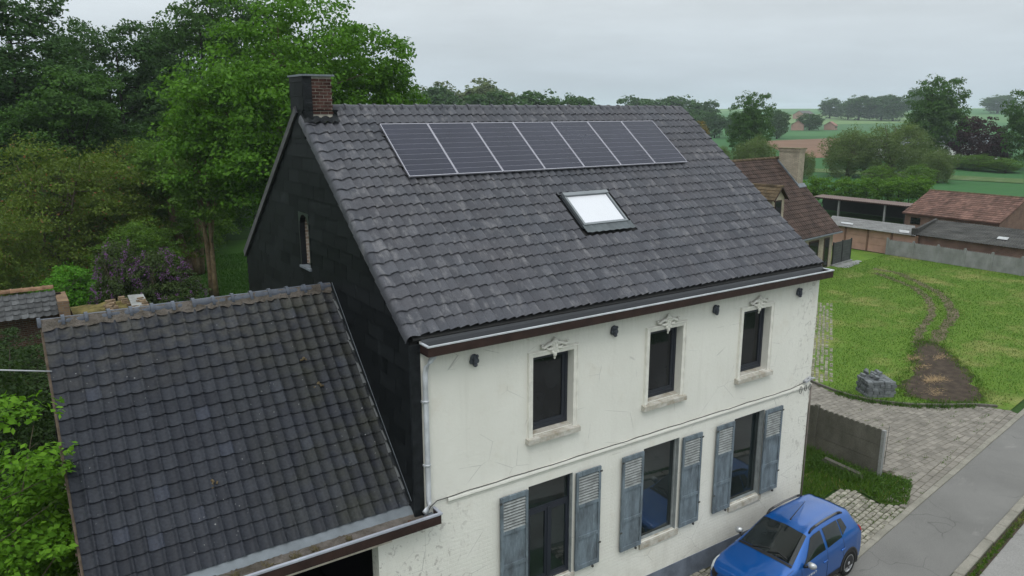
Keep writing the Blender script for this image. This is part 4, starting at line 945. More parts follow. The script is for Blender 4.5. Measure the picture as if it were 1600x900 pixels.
tx = bpy.data.curves.new('lettering_curve', 'FONT'); tx.body = 'STEPWAY'; tx.size = .085; tx.extrude = .002; tx.space_character = 1.5
to = bpy.data.objects.new('lettering_curve', tx); COL.objects.link(to); bpy.context.view_layer.update()
lm_ = bpy.data.meshes.new_from_object(to); bpy.data.objects.remove(to); lm_.name = 'lettering'; lm_.materials.clear(); lm_.materials.append(MAT['lamp'])
lo_ = link(lm_, 'lettering', CT((.70, .872, .66)), car)
lo_.rotation_euler = Matrix(((-cfw[0], 0, clf[0]), (-cfw[1], 0, clf[1]), (0, 1, 0))).to_euler()
mb = MB(); mb.tube([CT((.80, .868, .69)), CT((.80, .876, .69))], .022, 10); mb.build('badge', MAT['lamp'], car)

# ------------------------------------------------------------------ neighbour's house
NO = np.array([39.9, 19.05, 0.0]); n1 = np.array([R1[0], R1[1], 0]); n2 = np.array([R2[0], R2[1], 0])
def NP(a, b, z): return NO + n1 * a + n2 * b + np.array([0, 0, z])
MAT['brown'] = plain('brown_clay_tile', (.056, .037, .030), .4, 1.2, .85, .2, .2, 20, .28)
MAT['brown2'] = plain('mossy_brown_tile', (.088, .064, .038), .4, 2.0, .9, .2, .2, 20, .25)
MAT['beige'] = brick('beige_brick', (.40, .34, .25), (.31, .265, .19), (.24, .22, .19), 1, .22, .07)
MAT['redtile'] = plain('red_clay_tile', (.128, .072, .056), .35, .9, .85, .2, .2, 20, .30)
MAT['redbrick'] = brick('red_brick', (.165, .075, .050), (.11, .05, .035), (.20, .17, .14), 1, .22, .075)
def tiled(name, parent, o, ax, au, width, slope, gauge, tw, mat, lift=.03):
    """courses of small tiles as real stepped geometry"""
    o, ax, au = V3(o), V3(ax), V3(au); ax = ax / np.linalg.norm(ax); au = au / np.linalg.norm(au); n = np.cross(ax, au); mb = MB()
    if n[2] < 0: n = -n
    rows = int(slope / gauge) + 1; cols = int(width / tw)
    tw = width / cols
    for r in range(rows):
        s0 = r * gauge; s1 = min(s0 + gauge * 1.12, slope)
        if s1 <= s0: continue
        for c in range(cols):
            a = o + ax * (c * tw + .01) + au * s0; b = o + ax * ((c + 1) * tw - .008) + au * s0; t = lift + random.uniform(-.004, .006)
            m_ = (a + b) / 2 + n * .018; up = au * (s1 - s0)
            i = len(mb.v); mb.v += [tuple(a + n * t), tuple(m_ + n * t), tuple(b + n * t), tuple(b + up + n * .0), tuple(m_ + up), tuple(a + up), tuple(a - n * .01), tuple(m_ - n * .01), tuple(b - n * .01)]
            mb.f += [(i, i + 1, i + 4, i + 5), (i + 1, i + 2, i + 3, i + 4), (i + 6, i + 7, i + 1, i), (i + 7, i + 8, i + 2, i + 1)]; mb.sm += [False] * 4
    return mb.build(name, mat, parent, 'stuff')
nb_ = thing('neighbour_house', NO, 'brick house with steep brown tiled roof, dormer and beige chimney behind the roof', 'house')
A0, A1 = -9.5, .4; zr, ze, br = 6.92, 2.36, 4.24
nroof = node('roof', nb_)
rs = math.hypot(zr - ze, br + .35); up = NP(0, br, zr) - NP(0, -.35, ze)
tiled('tile_courses', nroof, NP(A0, -.35, ze), n1, up, A1 - A0, rs, .31, .24, MAT['brown'])
mb = MB(); mb.prism([NP(A0, -.33, ze - .03), NP(A1, -.33, ze - .03), NP(A1, br, zr - .03), NP(A0, br, zr - .03)], (0, 0, -.1)); mb.prism([NP(A0, br, zr - .03), NP(A1, br, zr - .03), NP(A1, 2 * br + .35, ze - .03), NP(A0, 2 * br + .35, ze - .03)], (0, 0, -.1)); mb.build('roof_deck', MAT['brown'], nroof)
rg = half_round(.11, .36, 6, .015, .05, -.03).mesh('ridge_tile', MAT['brown2'])
for k in range(27): link(rg, 'ridge_tile', NP(A0 + .37 * k, br, zr + .02), nroof, rot=(0, 0, TH))
mb = MB(); mb.obox(NP(A0, -.45, ze - .09), n1 * (A1 - A0), n2 * .1, (0, 0, .08)); mb.build('gutter', MAT['zincd'], nroof)
mb = MB(); mb.prism([NP(A0 + .3, 0, 0), NP(-.0, 0, 0), NP(-.0, 0, 2.62), NP(A0 + .3, 0, 2.62)], n2 * 8.4); mb.prism([NP(0, .0, 2.62), NP(0, 8.4, 2.62), NP(0, br, zr - .2)], -n1 * .2); mb.build('wall', MAT['beige'], nb_)
for a, w_ in ((-1.15, .62), (-3.2, 1.2), (-5.4, 1.2)):
    wd = node('window', nb_, NP(a, 0, .7))
    mb = MB(); mb.obox(NP(a - .05, -.03, .55 if w_ > 1 else .0), n1 * (w_ + .1), n2 * .03, (0, 0, 1.45 if w_ > 1 else 2.0)); mb.build('frame', plain('dark_brown_frame', (.05, .03, .022)), wd)
    mb = MB(); mb.obox(NP(a + .04, -.036, .64 if w_ > 1 else .1), n1 * (w_ - .08), n2 * .008, (0, 0, 1.25 if w_ > 1 else 1.8)); mb.build('pane', MAT['glass'], wd)
nc = node('chimney', nb_)
mb = MB(); mb.prism([NP(-.48, 2.55, 4.8), NP(.26, 2.55, 4.8), NP(.26, 4.0, 4.8), NP(-.48, 4.0, 4.8)], (0, 0, 2.62)); mb.build('stack', MAT['beige'], nc)
mb = MB(); mb.prism([NP(-.54, 2.49, 7.42), NP(.32, 2.49, 7.42), NP(.32, 4.06, 7.42), NP(-.54, 4.06, 7.42)], (0, 0, .15)); mb.build('corbel', MAT['beige'], nc)
mb = MB(); mb.prism([NP(-.58, 2.45, 7.57), NP(.36, 2.45, 7.57), NP(.36, 4.10, 7.57), NP(-.58, 4.10, 7.57)], (0, 0, .05)); mb.build('cap', plain('mossy_cap', (.13, .11, .06), .4, 5), nc)
mb = MB(); uu = up / np.linalg.norm(up); mb.obox(NP(-.60, 2.45, ze + (2.45 + .35) * (zr - ze) / (br + .35) + .05), n1 * .12, uu * 2.2, (0, 0, .10)); mb.obox(NP(-.6, 2.30, ze + 2.65 * (zr - ze) / (br + .35) + .05), n1 * 1.0, uu * .3, (0, 0, .05)); mb.build('flashing', MAT['zincd'], nc)
dm = node('dormer', nb_); da, hwd = -5.89, .8
mb = MB(); mb.prism([NP(da - .72, .85, 3.3), NP(da + .72, .85, 3.3), NP(da + .72, .85, 4.86), NP(da, .85, 5.5), NP(da - .72, .85, 4.86)], n2 * 2.0); mb.build('wall', MAT['beige'], dm)
for sg in (-1, 1):
    o = NP(da + sg * .86, .62, 4.80); sl_ = NP(da, .62, 5.60) - o; tiled('tile_courses', dm, o, n2, sl_, 2.3, np.linalg.norm(sl_), .26, .24, MAT['brown2'])
    mb = MB(); mb.obox(o - n2 * .01 - np.array([0, 0, .09]), n2 * .05, sl_, (0, 0, .09)); mb.build('barge_board', MAT['fascia'], dm)
    mb = MB(); mb.prism([o, o + sl_, o + sl_ + n2 * 2.3, o + n2 * 2.3], (0, 0, -.03)); mb.build('deck', MAT['brown2'], dm)
for k in range(6): link(rg, 'ridge_tile', NP(da, .6 + .36 * k, 5.60), dm, rot=(0, 0, TH + math.pi / 2))
mb = MB(); mb.obox(NP(da - .4, .83, 3.7), n1 * .8, n2 * .015, (0, 0, 1.05)); mb.build('window_frame', MAT['fascia'], dm)
mb = MB(); mb.obox(NP(da - .32, .822, 3.78), n1 * .64, n2 * .006, (0, 0, .9)); mb.build('pane', MAT['glass'], dm)
scr = thing('garden_screen', NP(1.4, -.05, 0), 'dark grey slatted screen of two panels at the neighbour house corner', 'screen')
for k in range(3):
    mb = MB(); mb.obox(NP(.06 + 1.30 * k, -.09, .0), n1 * .07, n2 * .08, (0, 0, 1.60)); mb.build('post', MAT['cblack'], scr)
MAT['slatd'] = plain('dark_grey_composite_slat', (.055, .06, .058), .2, 3, .7, .2)
for k in range(2):
    for i in range(8):
        mb = MB(); mb.obox(NP(.13 + 1.30 * k, -.065, .12 + i * .18), n1 * 1.23, n2 * .03, (0, 0, .172)); mb.build('slat', MAT['slatd'], scr)
mb = MB(); mb.obox(NP(.0, -.16, -.01), n1 * 2.9, n2 * .25, (0, 0, .12)); mb.build('base_beam', MAT['concrete2'], scr)
sheet('gravel_patch', [tuple(NP(0, -1.0, 0)[:2]), tuple(NP(2.9, -.9, 0)[:2]), tuple(NP(3.3, -.2, 0)[:2]), tuple(NP(0, -.1, 0)[:2])], .022, MAT['concrete2'], .08, .3)

# ------------------------------------------------------------------ concrete garden wall and sheds
gwl = thing('concrete_garden_wall', (47, 14, 0), 'long grey precast concrete panel wall along the far edge of the lawn', 'wall')
py_ = [19.35, 17.48, 15.78, 14.03, 12.34, 10.60, 8.85]
for k, y in enumerate(py_):
    mb = MB(); mb.box(46.93, 47.05, y - .06, y + .06, 0, 1.22); mb.build('post', MAT['concrete2'], gwl)
    if k < 6:
        y2 = py_[k + 1]
        for i in range(3):
            mb = MB(); z0 = .02 + i * .36
            if i < 2: mb.box(46.97, 47.02, y2 + .062, y - .062, z0, z0 + .352)
            else:
                n = 14; poly = [(46.97, y2 + .062, z0), (46.97, y - .062, z0)]
                for q in range(n, 0, -1):
                    a = y2 + .062 + (y - y2 - .124) * (q - .15) / n; b = y2 + .062 + (y - y2 - .124) * (q - .85) / n; poly += [(46.97, a, z0 + .30), (46.97, (a + b) / 2, z0 + .38), (46.97, b, z0 + .30)]
                mb.prism(poly, (.05, 0, 0))
            mb.build('panel', MAT['concrete2'], gwl)
def shed_box(parent, name, fr, mat, z0, z1):
    mb = MB(); mb.prism([(x, y, z0) for x, y in fr], (0, 0, z1 - z0)); return mb.build(name, mat, parent)
MAT['rlight'] = plain('dirty_roof_light', (.36, .37, .37), .35, 3)
pk = thing('pink_shed', (49, 21, 0), 'long low shed of pink concrete panels with grey corrugated roof', 'shed')
MAT['pink'] = plain('pink_concrete_panel', (.42, .26, .20), .18, 1.5, .9, .15, .25, 20)
pyy = [17.4, 19.2, 21.0, 22.8, 24.4]
for k in range(4):
    for i in range(3):
        mb = MB(); mb.box(47.2, 47.26, pyy[k] + .05, pyy[k + 1] - .05, i * .52 + .01, i * .52 + .51); mb.build('panel', MAT['pink'], pk)
for y in pyy:
    mb = MB(); mb.box(47.12, 47.28, y - .05, y + .05, 0, 1.56); mb.build('post', plain('rusty_post', (.17, .10, .07)) if y == pyy[0] else bpy.data.materials['rusty_post'], pk)
mb = MB(); mb.box(47.3, 47.4, 17.5, 24.4, 0, 1.5); mb.build('wall_core', MAT['pink'], pk)
P = []
for i in range(121):
    t = i / 120; a = np.array([46.9, 17.35 + 7 * t, 1.60]); b = np.array([52.2, 20.3 + 7 * t, 1.50]); h = .035 * (i % 2); P.append([a + np.array([0, 0, h]), b + np.array([0, 0, h])])
mb = MB(); mb.grid(P, False); mb.build('corrugated_roof', plain('grey_fibre_cement', (.17, .17, .165), .3, 1.2, .85, .2), pk)
mb = MB(); mb.face([(48.0, 22.8, 1.64), (48.9, 23.3, 1.63), (48.9, 24.3, 1.63), (48.0, 23.8, 1.64)]); mb.build('roof_light', MAT['rlight'], pk)
mb = MB(); mb.face([(47.4, 18.1, 1.652), (48.6, 18.75, 1.64), (48.6, 19.5, 1.64), (47.4, 18.8, 1.652)]); mb.build('roof_light', MAT['rlight'], pk)
bs = thing('brick_shed', (51, 15, 0), 'low red brick shed with blackened flat roof behind the concrete wall', 'shed')
fr = [(47.5, 9.0), (47.5, 17.6), (55, 20.0), (55, 11.5)]
shed_box(bs, 'wall', fr, MAT['redbrick'], 0, 1.60)
MAT['tar'] = plain('blackened_roof_sheet', (.045, .044, .040), .55, 1.0, .9, .2, .5, 10)
P = []
for i in range(101):
    t = i / 100; h = .04 * (i % 2); a = np.array([47.25, 8.9 + 8.85 * t, 1.62 + h]); b = np.array([55.2, 11.4 + 8.8 * t, 1.72 + h]); P.append([a, b])
mb = MB(); mb.grid(P, False); mb.build('sheet_roof', MAT['tar'], bs)
mb = MB(); mb.prism([(47.2, 17.55, 1.5), (47.2, 17.85, 1.5), (47.2, 17.85, 2.05), (47.2, 17.55, 2.05)], (.5, .15, 0)); mb.prism([(47.6, 17.7, 1.6), (47.6, 17.9, 1.6), (47.6, 17.9, 1.98), (47.6, 17.7, 1.98)], (7.2, 2.3, -.1)); mb.build('parapet', MAT['tar'], bs)
for x, y in ((49.5, 12.7), (50.5, 11.4)):
    mb = MB(); mb.face([(x, y, 1.73), (x + 1.1, y + .35, 1.745), (x + 1.1, y + 1.0, 1.745), (x, y + .65, 1.73)]); mb.build('roof_light', MAT['rlight'], bs)
bn = thing('brick_barn', (61, 20, 0), 'red brick barn with low-pitched red tiled roof beyond the sheds', 'barn')
mb = MB(); mb.box(57.2, 64.8, 16.6, 23.9, 0, 1.72); mb.prism([(57.2, 16.6, 1.72), (64.8, 16.6, 1.72), (61, 16.6, 3.34)], (0, .25, 0)); mb.prism([(57.2, 23.65, 1.72), (64.8, 23.65, 1.72), (61, 23.65, 3.34)], (0, .25, 0)); mb.build('wall', MAT['redbrick'], bn)
br_ = node('roof', bn); sl_ = np.array([4.0, .0, 1.64])
tiled('tile_courses', br_, (57.0, 16.5, 1.76), (0, 1, 0), sl_, 7.6, np.linalg.norm(sl_), .33, .26, MAT['redtile'])
mb = MB(); mb.prism([(57.0, 16.5, 1.74), (57.0, 24.1, 1.74), (61, 24.1, 3.38), (61, 16.5, 3.38)], (0, 0, -.06)); mb.prism([(61, 16.5, 3.38), (61, 24.1, 3.38), (65, 24.1, 1.74), (65, 16.5, 1.74)], (0, 0, -.06)); mb.build('roof_deck', MAT['redtile'], br_)
rg2 = half_round(.11, .40, 6, .015, .05, -.03).mesh('ridge_tile', MAT['brown2'])
for k in range(19): link(rg2, 'ridge_tile', (61, 16.5 + .4 * k, 3.40), br_, rot=(0, 0, math.pi / 2))
for y in (18.2, 20.6, 22.6):
    mb = MB(); mb.box(57.17, 57.2, y, y + .8, .9, 1.45); mb.build('window', MAT['glass'], bn)
sp_ = thing('open_shelter', (64, 31, 0), 'long open-fronted shelter with brown sheet roof in front of the hedge', 'shelter')
P = []
for i in range(91):
    t = i / 90; h = .03 * (i % 2); P.append([np.array([61.8, 26.4 + 9.6 * t, 1.72 + h]), np.array([66.2, 27.0 + 10.9 * t, 1.50 + h])])
mb = MB(); mb.grid(P, False); mb.build('sheet_roof', plain('brown_sheet_metal', (.115, .075, .06), .2, 1, .6, .3), sp_)
mb = MB(); mb.obox((61.78, 26.4, 1.60), (.04, 0, 0), (0, 9.6, 0), (0, 0, .12)); mb.build('fascia', MAT['fascia'], sp_)
mb = MB(); mb.box(65.9, 66.0, 26.8, 37.5, 0, 1.45); mb.box(62.1, 66, 26.6, 26.7, 0, 1.5); mb.build('back_wall', MAT['cblack'], sp_)
for y in (28.5, 33.15, 35.9):
    mb = MB(); mb.box(61.95, 62.1, y - .07, y + .07, 0, 1.62); mb.build('post', MAT['concrete2'], sp_)
# ------------------------------------------------------------------ old walls behind the garage
ow = thing('tiled_garden_wall', (-4.8, 21.5, 0), 'old brick garden wall under a small roof of grey pan tiles', 'wall')
mb = MB(); mb.box(-9, -3.75, 21.9, 22.25, 0, 3.45); mb.build('wall', abrick, ow)
mb = MB(); mb.box(-3.95, -3.6, 20.6, 22.3, 0, 3.45); mb.build('pier', brick('yellow_old_brick', (.19, .125, .07), (.13, .08, .05), (.14, .12, .10), 1, .24, .09), ow)
orf = node('roof', ow); osl = np.array([0, 1.25, .68]); oa = math.atan2(.68, 1.25); om = tile_mesh('pan_tile', pprof(.23), .33, .034, .022, plain('lichen_pan_tile', (.065, .067, .068), .35, 4, .8, .25, .2, 30, .35))
for r in range(5):
    for c in range(22):
        o = np.array([-9 + c * .23, 20.75, 2.92]) + osl / np.linalg.norm(osl) * (r * .27); link(om, 'pan_tile', o, orf, rot=(oa + random.gauss(0, .02), random.gauss(0, .02), random.gauss(0, .02)))
og = half_round(.11, .33, 6, .015, .05, -.03).mesh('ridge_tile', plain('orange_ridge_tile', (.19, .115, .07), .3, 5, .85, .2, rnd=.25))
for c in range(15): link(og, 'ridge_tile', (-9 + c * .335, 22.05, 3.72 + random.gauss(0, .01)), orf, rot=(0, 0, random.gauss(0, .03)))
rn = thing('ruined_outbuilding', (-2.3, 21, 0), 'ruined mossy outbuilding with crumbling brick top behind the garage ridge', 'outbuilding')
mb = MB(); mb.box(-3.5, -1.1, 19.8, 22.4, 0, 2.75); mb.build('wall', abrick, rn)
P = [[(x, y, 2.78 + random.uniform(-.03, .06)) for x in np.linspace(-3.5, -1.0, 16)] for y in np.linspace(19.7, 22.5, 14)]
mb = MB(); mb.grid(P, True); mb.build('mossy_roof', plain('yellow_moss_roof', (.115, .095, .035), .5, 3, .95, .1, .6, 9), rn)
rbm = plain('loose_yellow_brick', (.17, .125, .08), .3, 6, .9, .1, .4, 30, .35)
for k in range(60):
    mb = MB(); x = random.uniform(-1.95, -1.15) if k % 2 else random.uniform(-2.5, -2.2); y = random.uniform(20.1, 22.2); a = random.uniform(-.3, .3)
    mb.obox((x, y, 2.80 + .07 * (k % 3)), (.22 * math.cos(a), .22 * math.sin(a), 0), (-.11 * math.sin(a), .11 * math.cos(a), 0), (0, 0, .07)); mb.build('brick', rbm, rn)
mb = MB(); mb.prism([(-1.6, 20.2, 2.86), (-1.05, 20.0, 2.86), (-.95, 22.3, 2.95), (-1.5, 22.4, 2.95)], (0, 0, .05)); mb.build('slab', MAT['concrete2'], rn)
# ------------------------------------------------------------------ far fields and far houses
def drape(name, poly, mat, off=.05, n=14):
    a, b, c, d = [np.array(p, float) for p in poly]; P = []
    for i in range(n + 1):
        row = []
        for j in range(n + 1):
            u, v = i / n, j / n; p = (a * (1 - u) + b * u) * (1 - v) + (d * (1 - u) + c * u) * v; row.append((p[0], p[1], float(hz(p[0], p[1])) + off))
        P.append(row)
    mb = MB(); mb.grid(P); return mb.build(name, mat, None, 'structure')
drape('ploughed_field', [(139, 94.1), (152, 86.9), (268, 161.5), (208, 160)], plain('ploughed_earth', (.16, .098, .065), .15, .1, .95, .1), .05)
drape('rough_grass_strip', [(107.5, 70.4), (114.3, 38.9), (122.1, 42.2), (115.2, 75.9)], lawnmat('rough_strip', (.055, .105, .03), (.09, .13, .05), (.22, .23, .16), .5), .05)
drape('far_pasture', [(420, 300), (560, 250), (860, 420), (640, 520)], plain('pale_pasture', (.12, .19, .075), .12, .01, .95, .1), .12)
drape('far_crop_strip', [(300, 240), (400, 185), (520, 235), (410, 300)], plain('mid_green_crop', (.055, .12, .05), .12, .02, .95, .1), .09)
MAT['farred'] = plain('faded_red_roof', (.24, .12, .09), .15, .4); MAT['farwall'] = plain('faded_brick_wall', (.32, .20, .16), .15, .4); MAT['farwhite'] = plain('pale_wall', (.62, .62, .60), .1, .4)
def far_house(x, y, w_, d, h, rh, rot, wall, rf, label):
    z = float(hz(x, y)); t = thing('far_house', (x, y, z), label, 'house', 'houses across the fields'); c, s_ = math.cos(rot), math.sin(rot)
    T = lambda p: np.array([x + p[0] * c - p[1] * s_, y + p[0] * s_ + p[1] * c, z + p[2]])
    mb = MB(); mb.prism([T((-w_, -d, -.5)), T((w_, -d, -.5)), T((w_, d, -.5)), T((-w_, d, -.5))], (0, 0, h + .5)); mb.prism([T((-w_, -d, h)), T((-w_, d, h)), T((-w_, 0, h + rh - .15))], T((2 * w_, 0, 0)) - T((0, 0, 0))); mb.build('wall', wall, t)
    mb = MB(); mb.prism([T((-w_ - .3, -d - .3, h - .1)), T((w_ + .3, -d - .3, h - .1)), T((w_ + .3, 0, h + rh)), T((-w_ - .3, 0, h + rh))], (0, 0, .12)); mb.prism([T((-w_ - .3, d + .3, h - .1)), T((w_ + .3, d + .3, h - .1)), T((w_ + .3, 0, h + rh)), T((-w_ - .3, 0, h + rh))], (0, 0, .12)); mb.build('roof', rf, t)
    for k in range(3):
        mb = MB(); xx = -w_ * .7 + k * w_ * .6; mb.prism([T((xx, -d - .03, h * .35)), T((xx + .9, -d - .03, h * .35)), T((xx + .9, -d - .03, h * .8)), T((xx, -d - .03, h * .8))], T((0, .05, 0)) - T((0, 0, 0))); mb.build('window', MAT['glass'], t)
far_house(334, 236, 4.0, 3.0, 2.6, 2.2, .6, MAT['farwall'], MAT['farred'], 'small far brick house left of the round tree in the fields')
far_house(352, 229.5, 3.2, 2.6, 2.2, 1.9, .4, MAT['farwall'], MAT['farred'], 'small far red-roofed house right of the round tree in the fields')
far_house(158, 84, 5.5, 3.5, 2.4, 1.6, -.5, MAT['farwhite'], MAT['zincd'], 'white farm building half hidden behind the grey-green willows')
far_house(166, 73.5, 6, 4, 3.2, 1.8, -.4, MAT['farwhite'], MAT['zincd'], 'pale farm building between the big tree and the copper beech')
far_house(560, 395, 10, 5, 3.2, 3.2, .2, MAT['farwall'], plain('dark_far_roof', (.10, .09, .09)), 'far dark farmhouse on the skyline left of the groves')

# ------------------------------------------------------------------ vegetation
def leaf_mesh(name, C, N, size, asp, mat, rng):
    n = len(C); a = rng.normal(size=(n, 3)); a -= N * (a * N).sum(1, keepdims=True); a /= np.linalg.norm(a, axis=1, keepdims=True) + 1e-9; b = np.cross(N, a)
    s = (size * rng.uniform(.6, 1.35, n))[:, None]
    V = np.stack([C - a * s * .5, C + b * s * .5 * asp + N * s * .06, C + a * s * .55, C - b * s * .5 * asp + N * s * .06], 1).reshape(-1, 3)
    me = bpy.data.meshes.new(name); me.vertices.add(4 * n); me.vertices.foreach_set('co', V.astype(np.float32).ravel())
    me.loops.add(4 * n); me.loops.foreach_set('vertex_index', np.arange(4 * n, dtype=np.int32)); me.polygons.add(n)
    me.polygons.foreach_set('loop_start', np.arange(0, 4 * n, 4, dtype=np.int32)); me.polygons.foreach_set('loop_total', np.full(n, 4, dtype=np.int32))
    me.materials.append(mat); me.update(); me.validate(); return me
def clumps(lobes, n, rng, shell=.55, rough=.16):
    lob = np.array(lobes, float); wgt = (lob[:, 3] * lob[:, 4] * lob[:, 5]) ** .66; k = rng.choice(len(lob), n, p=wgt / wgt.sum())
    d = rng.normal(size=(n, 3)); d /= np.linalg.norm(d, axis=1, keepdims=True)
    ph = rng.uniform(0, 6.28, (6, 1)); fr_ = rng.normal(size=(6, 3)) * 3.2; bump_ = sum(np.cos(d @ fr_[i] + ph[i] + k * 2.1) for i in range(6)) / 6
    f = (shell + (1 - shell) * rng.uniform(0, 1, n) ** .6) * (1 + rough * 2.2 * bump_)
    return lob[k, :3] + d * lob[k, 3:6] * f[:, None], d
def crown(name, lobes, nc, per, cs, ls, mat, seed, flat=.62, asp=.62, up=.75, shell=.5, droop=0.0, zmin=.05):
    rng = np.random.default_rng(seed); C, dd = clumps(lobes, nc, rng, shell)
    n = nc * per; rad_ = np.repeat(cs * rng.uniform(.55, 1.35, (nc, 1)), per, 0); D = np.repeat(dd, per, 0)
    u = rng.normal(size=(n, 3)) + D * .5; u[:, 2] = np.abs(u[:, 2]) * 1.0 - .35; u /= np.linalg.norm(u, axis=1, keepdims=True)
    P = np.repeat(C, per, 0) + u * rad_ * (rng.uniform(0, 1, (n, 1)) ** .45) * np.array([1.1, 1.1, flat + .12])
    if droop: P[:, 2] -= droop * rng.uniform(0, 1, n) ** 2
    N = rng.normal(size=P.shape) * .62 + u * .6 + np.array([0, 0, up * .7]); N /= np.linalg.norm(N, axis=1, keepdims=True); k = P[:, 2] > zmin
    return leaf_mesh(name, P[k], N[k], ls, asp, mat, rng)
def trunk(name, H, r, lobes, seed, mat, stems=1, bend=.4, nl=10, z0=.25):
    rnd_ = random.Random(seed); mb = MB()
    for s_ in range(stems):
        ox, oy = (rnd_.uniform(-.5, .5), rnd_.uniform(-.5, .5)) if stems > 1 else (0, 0); tx_, ty_ = rnd_.uniform(-bend, bend) + ox * 3, rnd_.uniform(-bend, bend) + oy * 3
        pts = [(ox + tx_ * t * t, oy + ty_ * t * t, H * .85 * t) for t in np.linspace(0, 1, 8)]; mb.tube(pts, [r * (1.25 if i == 0 else 1 - .85 * i / 7) for i in range(8)], 8)
        for i in range(nl):
            t = z0 + (.95 - z0) * i / nl; p = np.array([ox + tx_ * t * t, oy + ty_ * t * t, H * .85 * t]); lb = lobes[rnd_.randrange(len(lobes))]
            q = np.array(lb[:3]) + np.array([rnd_.uniform(-.8, .8) * lb[3], rnd_.uniform(-.8, .8) * lb[4], rnd_.uniform(-.2, .8) * lb[5]])
            if q[2] < p[2]: q[2] = p[2] + .5
            m_ = (p + q) / 2 + np.array([0, 0, -.1 * np.linalg.norm(q - p)]); rr = r * .42 * (1 - t * .6); mb.tube([p, m_, q], [rr, rr * .6, rr * .15], 5)
    return mb.mesh(name, mat)
BARK = plain('grey_brown_bark', (.085, .07, .05), .35, 6, .95, .1, .6, 14); BARK2 = plain('tan_bark', (.17, .125, .075), .35, 6, .95, .1, .6, 14); BARKD = plain('dark_bark', (.035, .03, .024), .3, 6, .95, .1)
LM = dict(
 maple=leafmat('maple_leaves', (0.06, 0.15, 0.014), (0.125, 0.27, 0.028)), poplar=leafmat('poplar_leaves', (0.036, 0.082, 0.024), (0.072, 0.142, 0.04)),
 poplar2=leafmat('wood_leaves', (0.046, 0.105, 0.022), (0.08, 0.165, 0.034)), olive=leafmat('olive_leaves', (0.078, 0.125, 0.02), (0.145, 0.2, 0.034), (0.190, 0.090, 0.045), .04),
 green=leafmat('mixed_shrub_leaves', (0.07, 0.145, 0.02), (0.13, 0.23, 0.034)), bright=leafmat('bright_leaves', (0.063, 0.190, 0.014), (0.109, 0.270, 0.025)), lilac=leafmat('lilac_leaves', (0.045, 0.07, 0.022), (0.07, 0.105, 0.034)),
 flower=leafmat('lilac_blossom', (0.135, 0.060, 0.150), (0.250, 0.130, 0.300), None, 0, .2), near=leafmat('hornbeam_leaves', (0.066, 0.165, 0.011), (0.138, 0.281, 0.022)), dark=leafmat('dark_shrub_leaves', (0.026, 0.052, 0.016), (0.049, 0.085, 0.023)),
 willow=leafmat('willow_leaves', (0.1, 0.15, 0.05), (0.16, 0.215, 0.078)), far=leafmat('far_leaves', (0.048, 0.1, 0.034), (0.075, 0.14, 0.046)), pale=leafmat('pale_far_leaves', (0.102, 0.138, 0.060), (0.144, 0.180, 0.078)),
 copper=leafmat('copper_beech_leaves', (0.032, 0.014, 0.018), (0.07, 0.028, 0.034)), hedge=leafmat('hedge_leaves', (0.069, 0.155, 0.014), (0.121, 0.236, 0.028)), orange=leafmat('orange_leaves', (0.160, 0.130, 0.030), (0.220, 0.150, 0.040)), weed=leafmat('weed_leaves', (0.049, 0.105, 0.020), (0.105, 0.182, 0.035)))
KIND = {}
def kind(key, name, H, R, lobes, nc, per, cs, ls, mat, bark, tr=.25, seeds=(1,), stems=1, **k):
    KIND[key] = [(trunk('trunk', H, tr, lobes, s, bark, stems), crown('crown', lobes, nc, per, cs, ls, LM[mat], s, **k)) for s in seeds], name, H, R
kind('maple', 'maple_tree', 15.3, 5.3, [(1.6, -.9, 4.6, 3.4, 3.4, 3.8), (-.4, .3, 9, 4.7, 4.7, 3.8), (.6, -.4, 12, 3.4, 3.4, 3.0), (-2.6, 1.6, 7.6, 2.6, 2.6, 3.0), (2.6, -1.2, 7, 2.8, 2.8, 3.5), (2.2, -2.6, 3.2, 2.6, 2.6, 2.6), (-.6, -2.5, 7.5, 3, 2.6, 3)], 600, 120, .95, .20, 'maple', BARK, .35, (3,))
kind('maple2', 'young_maple_tree', 14.7, 2.9, [(0, 0, 9.5, 2.6, 2.6, 3.2), (.7, 0, 12.3, 2.0, 2.0, 2.2), (-.8, 0, 6.5, 2.5, 2.5, 2.8)], 230, 110, .80, .20, 'maple', BARK, .2, (5,))
kind('poplar', 'poplar_tree', 18, 4.6, [(0, 0, 5, 4.0, 4.0, 4.2), (.8, .4, 9, 4.0, 4.0, 4.2), (-.7, -.4, 12.8, 3.2, 3.2, 3.4), (.5, .2, 15.6, 2.0, 2.0, 2.3), (-2.4, .5, 8, 2.2, 2.2, 4)], 420, 85, 1.0, .25, 'poplar', BARKD, .3, (11, 12))
kind('poplar2', 'broadleaf_tree', 16, 4.6, [(0, 0, 5, 4.2, 4.2, 4.4), (1, 0, 10, 3.8, 3.8, 4), (-1, .4, 13, 2.6, 2.6, 2.8)], 380, 85, 1.0, .24, 'poplar2', BARKD, .3, (14,))
kind('gap', 'thin_poplar_tree', 17, 4.2, [(-1.5, 0, 14, 2.0, 2.0, 2.4), (1.6, 0, 13.6, 2.0, 2.0, 2.6), (-2.6, 0, 9, 1.5, 1.5, 2.6), (2.8, 0, 9.5, 1.5, 1.5, 3), (0, 0, 4.6, 4, 3, 3.0)], 330, 50, .75, .26, 'poplar', BARKD, .28, (15,))
kind('olive', 'olive_green_thicket', 8.5, 5.5, [(0, 0, 4, 5, 4.4, 4.2), (-2.4, -.6, 3, 3.4, 3.4, 3.6), (2.6, .4, 3, 3.2, 3.2, 3.4), (.4, 0, 6, 3.0, 3.0, 2.3)], 520, 90, .75, .15, 'olive', BARK, .14, (21,), 4)
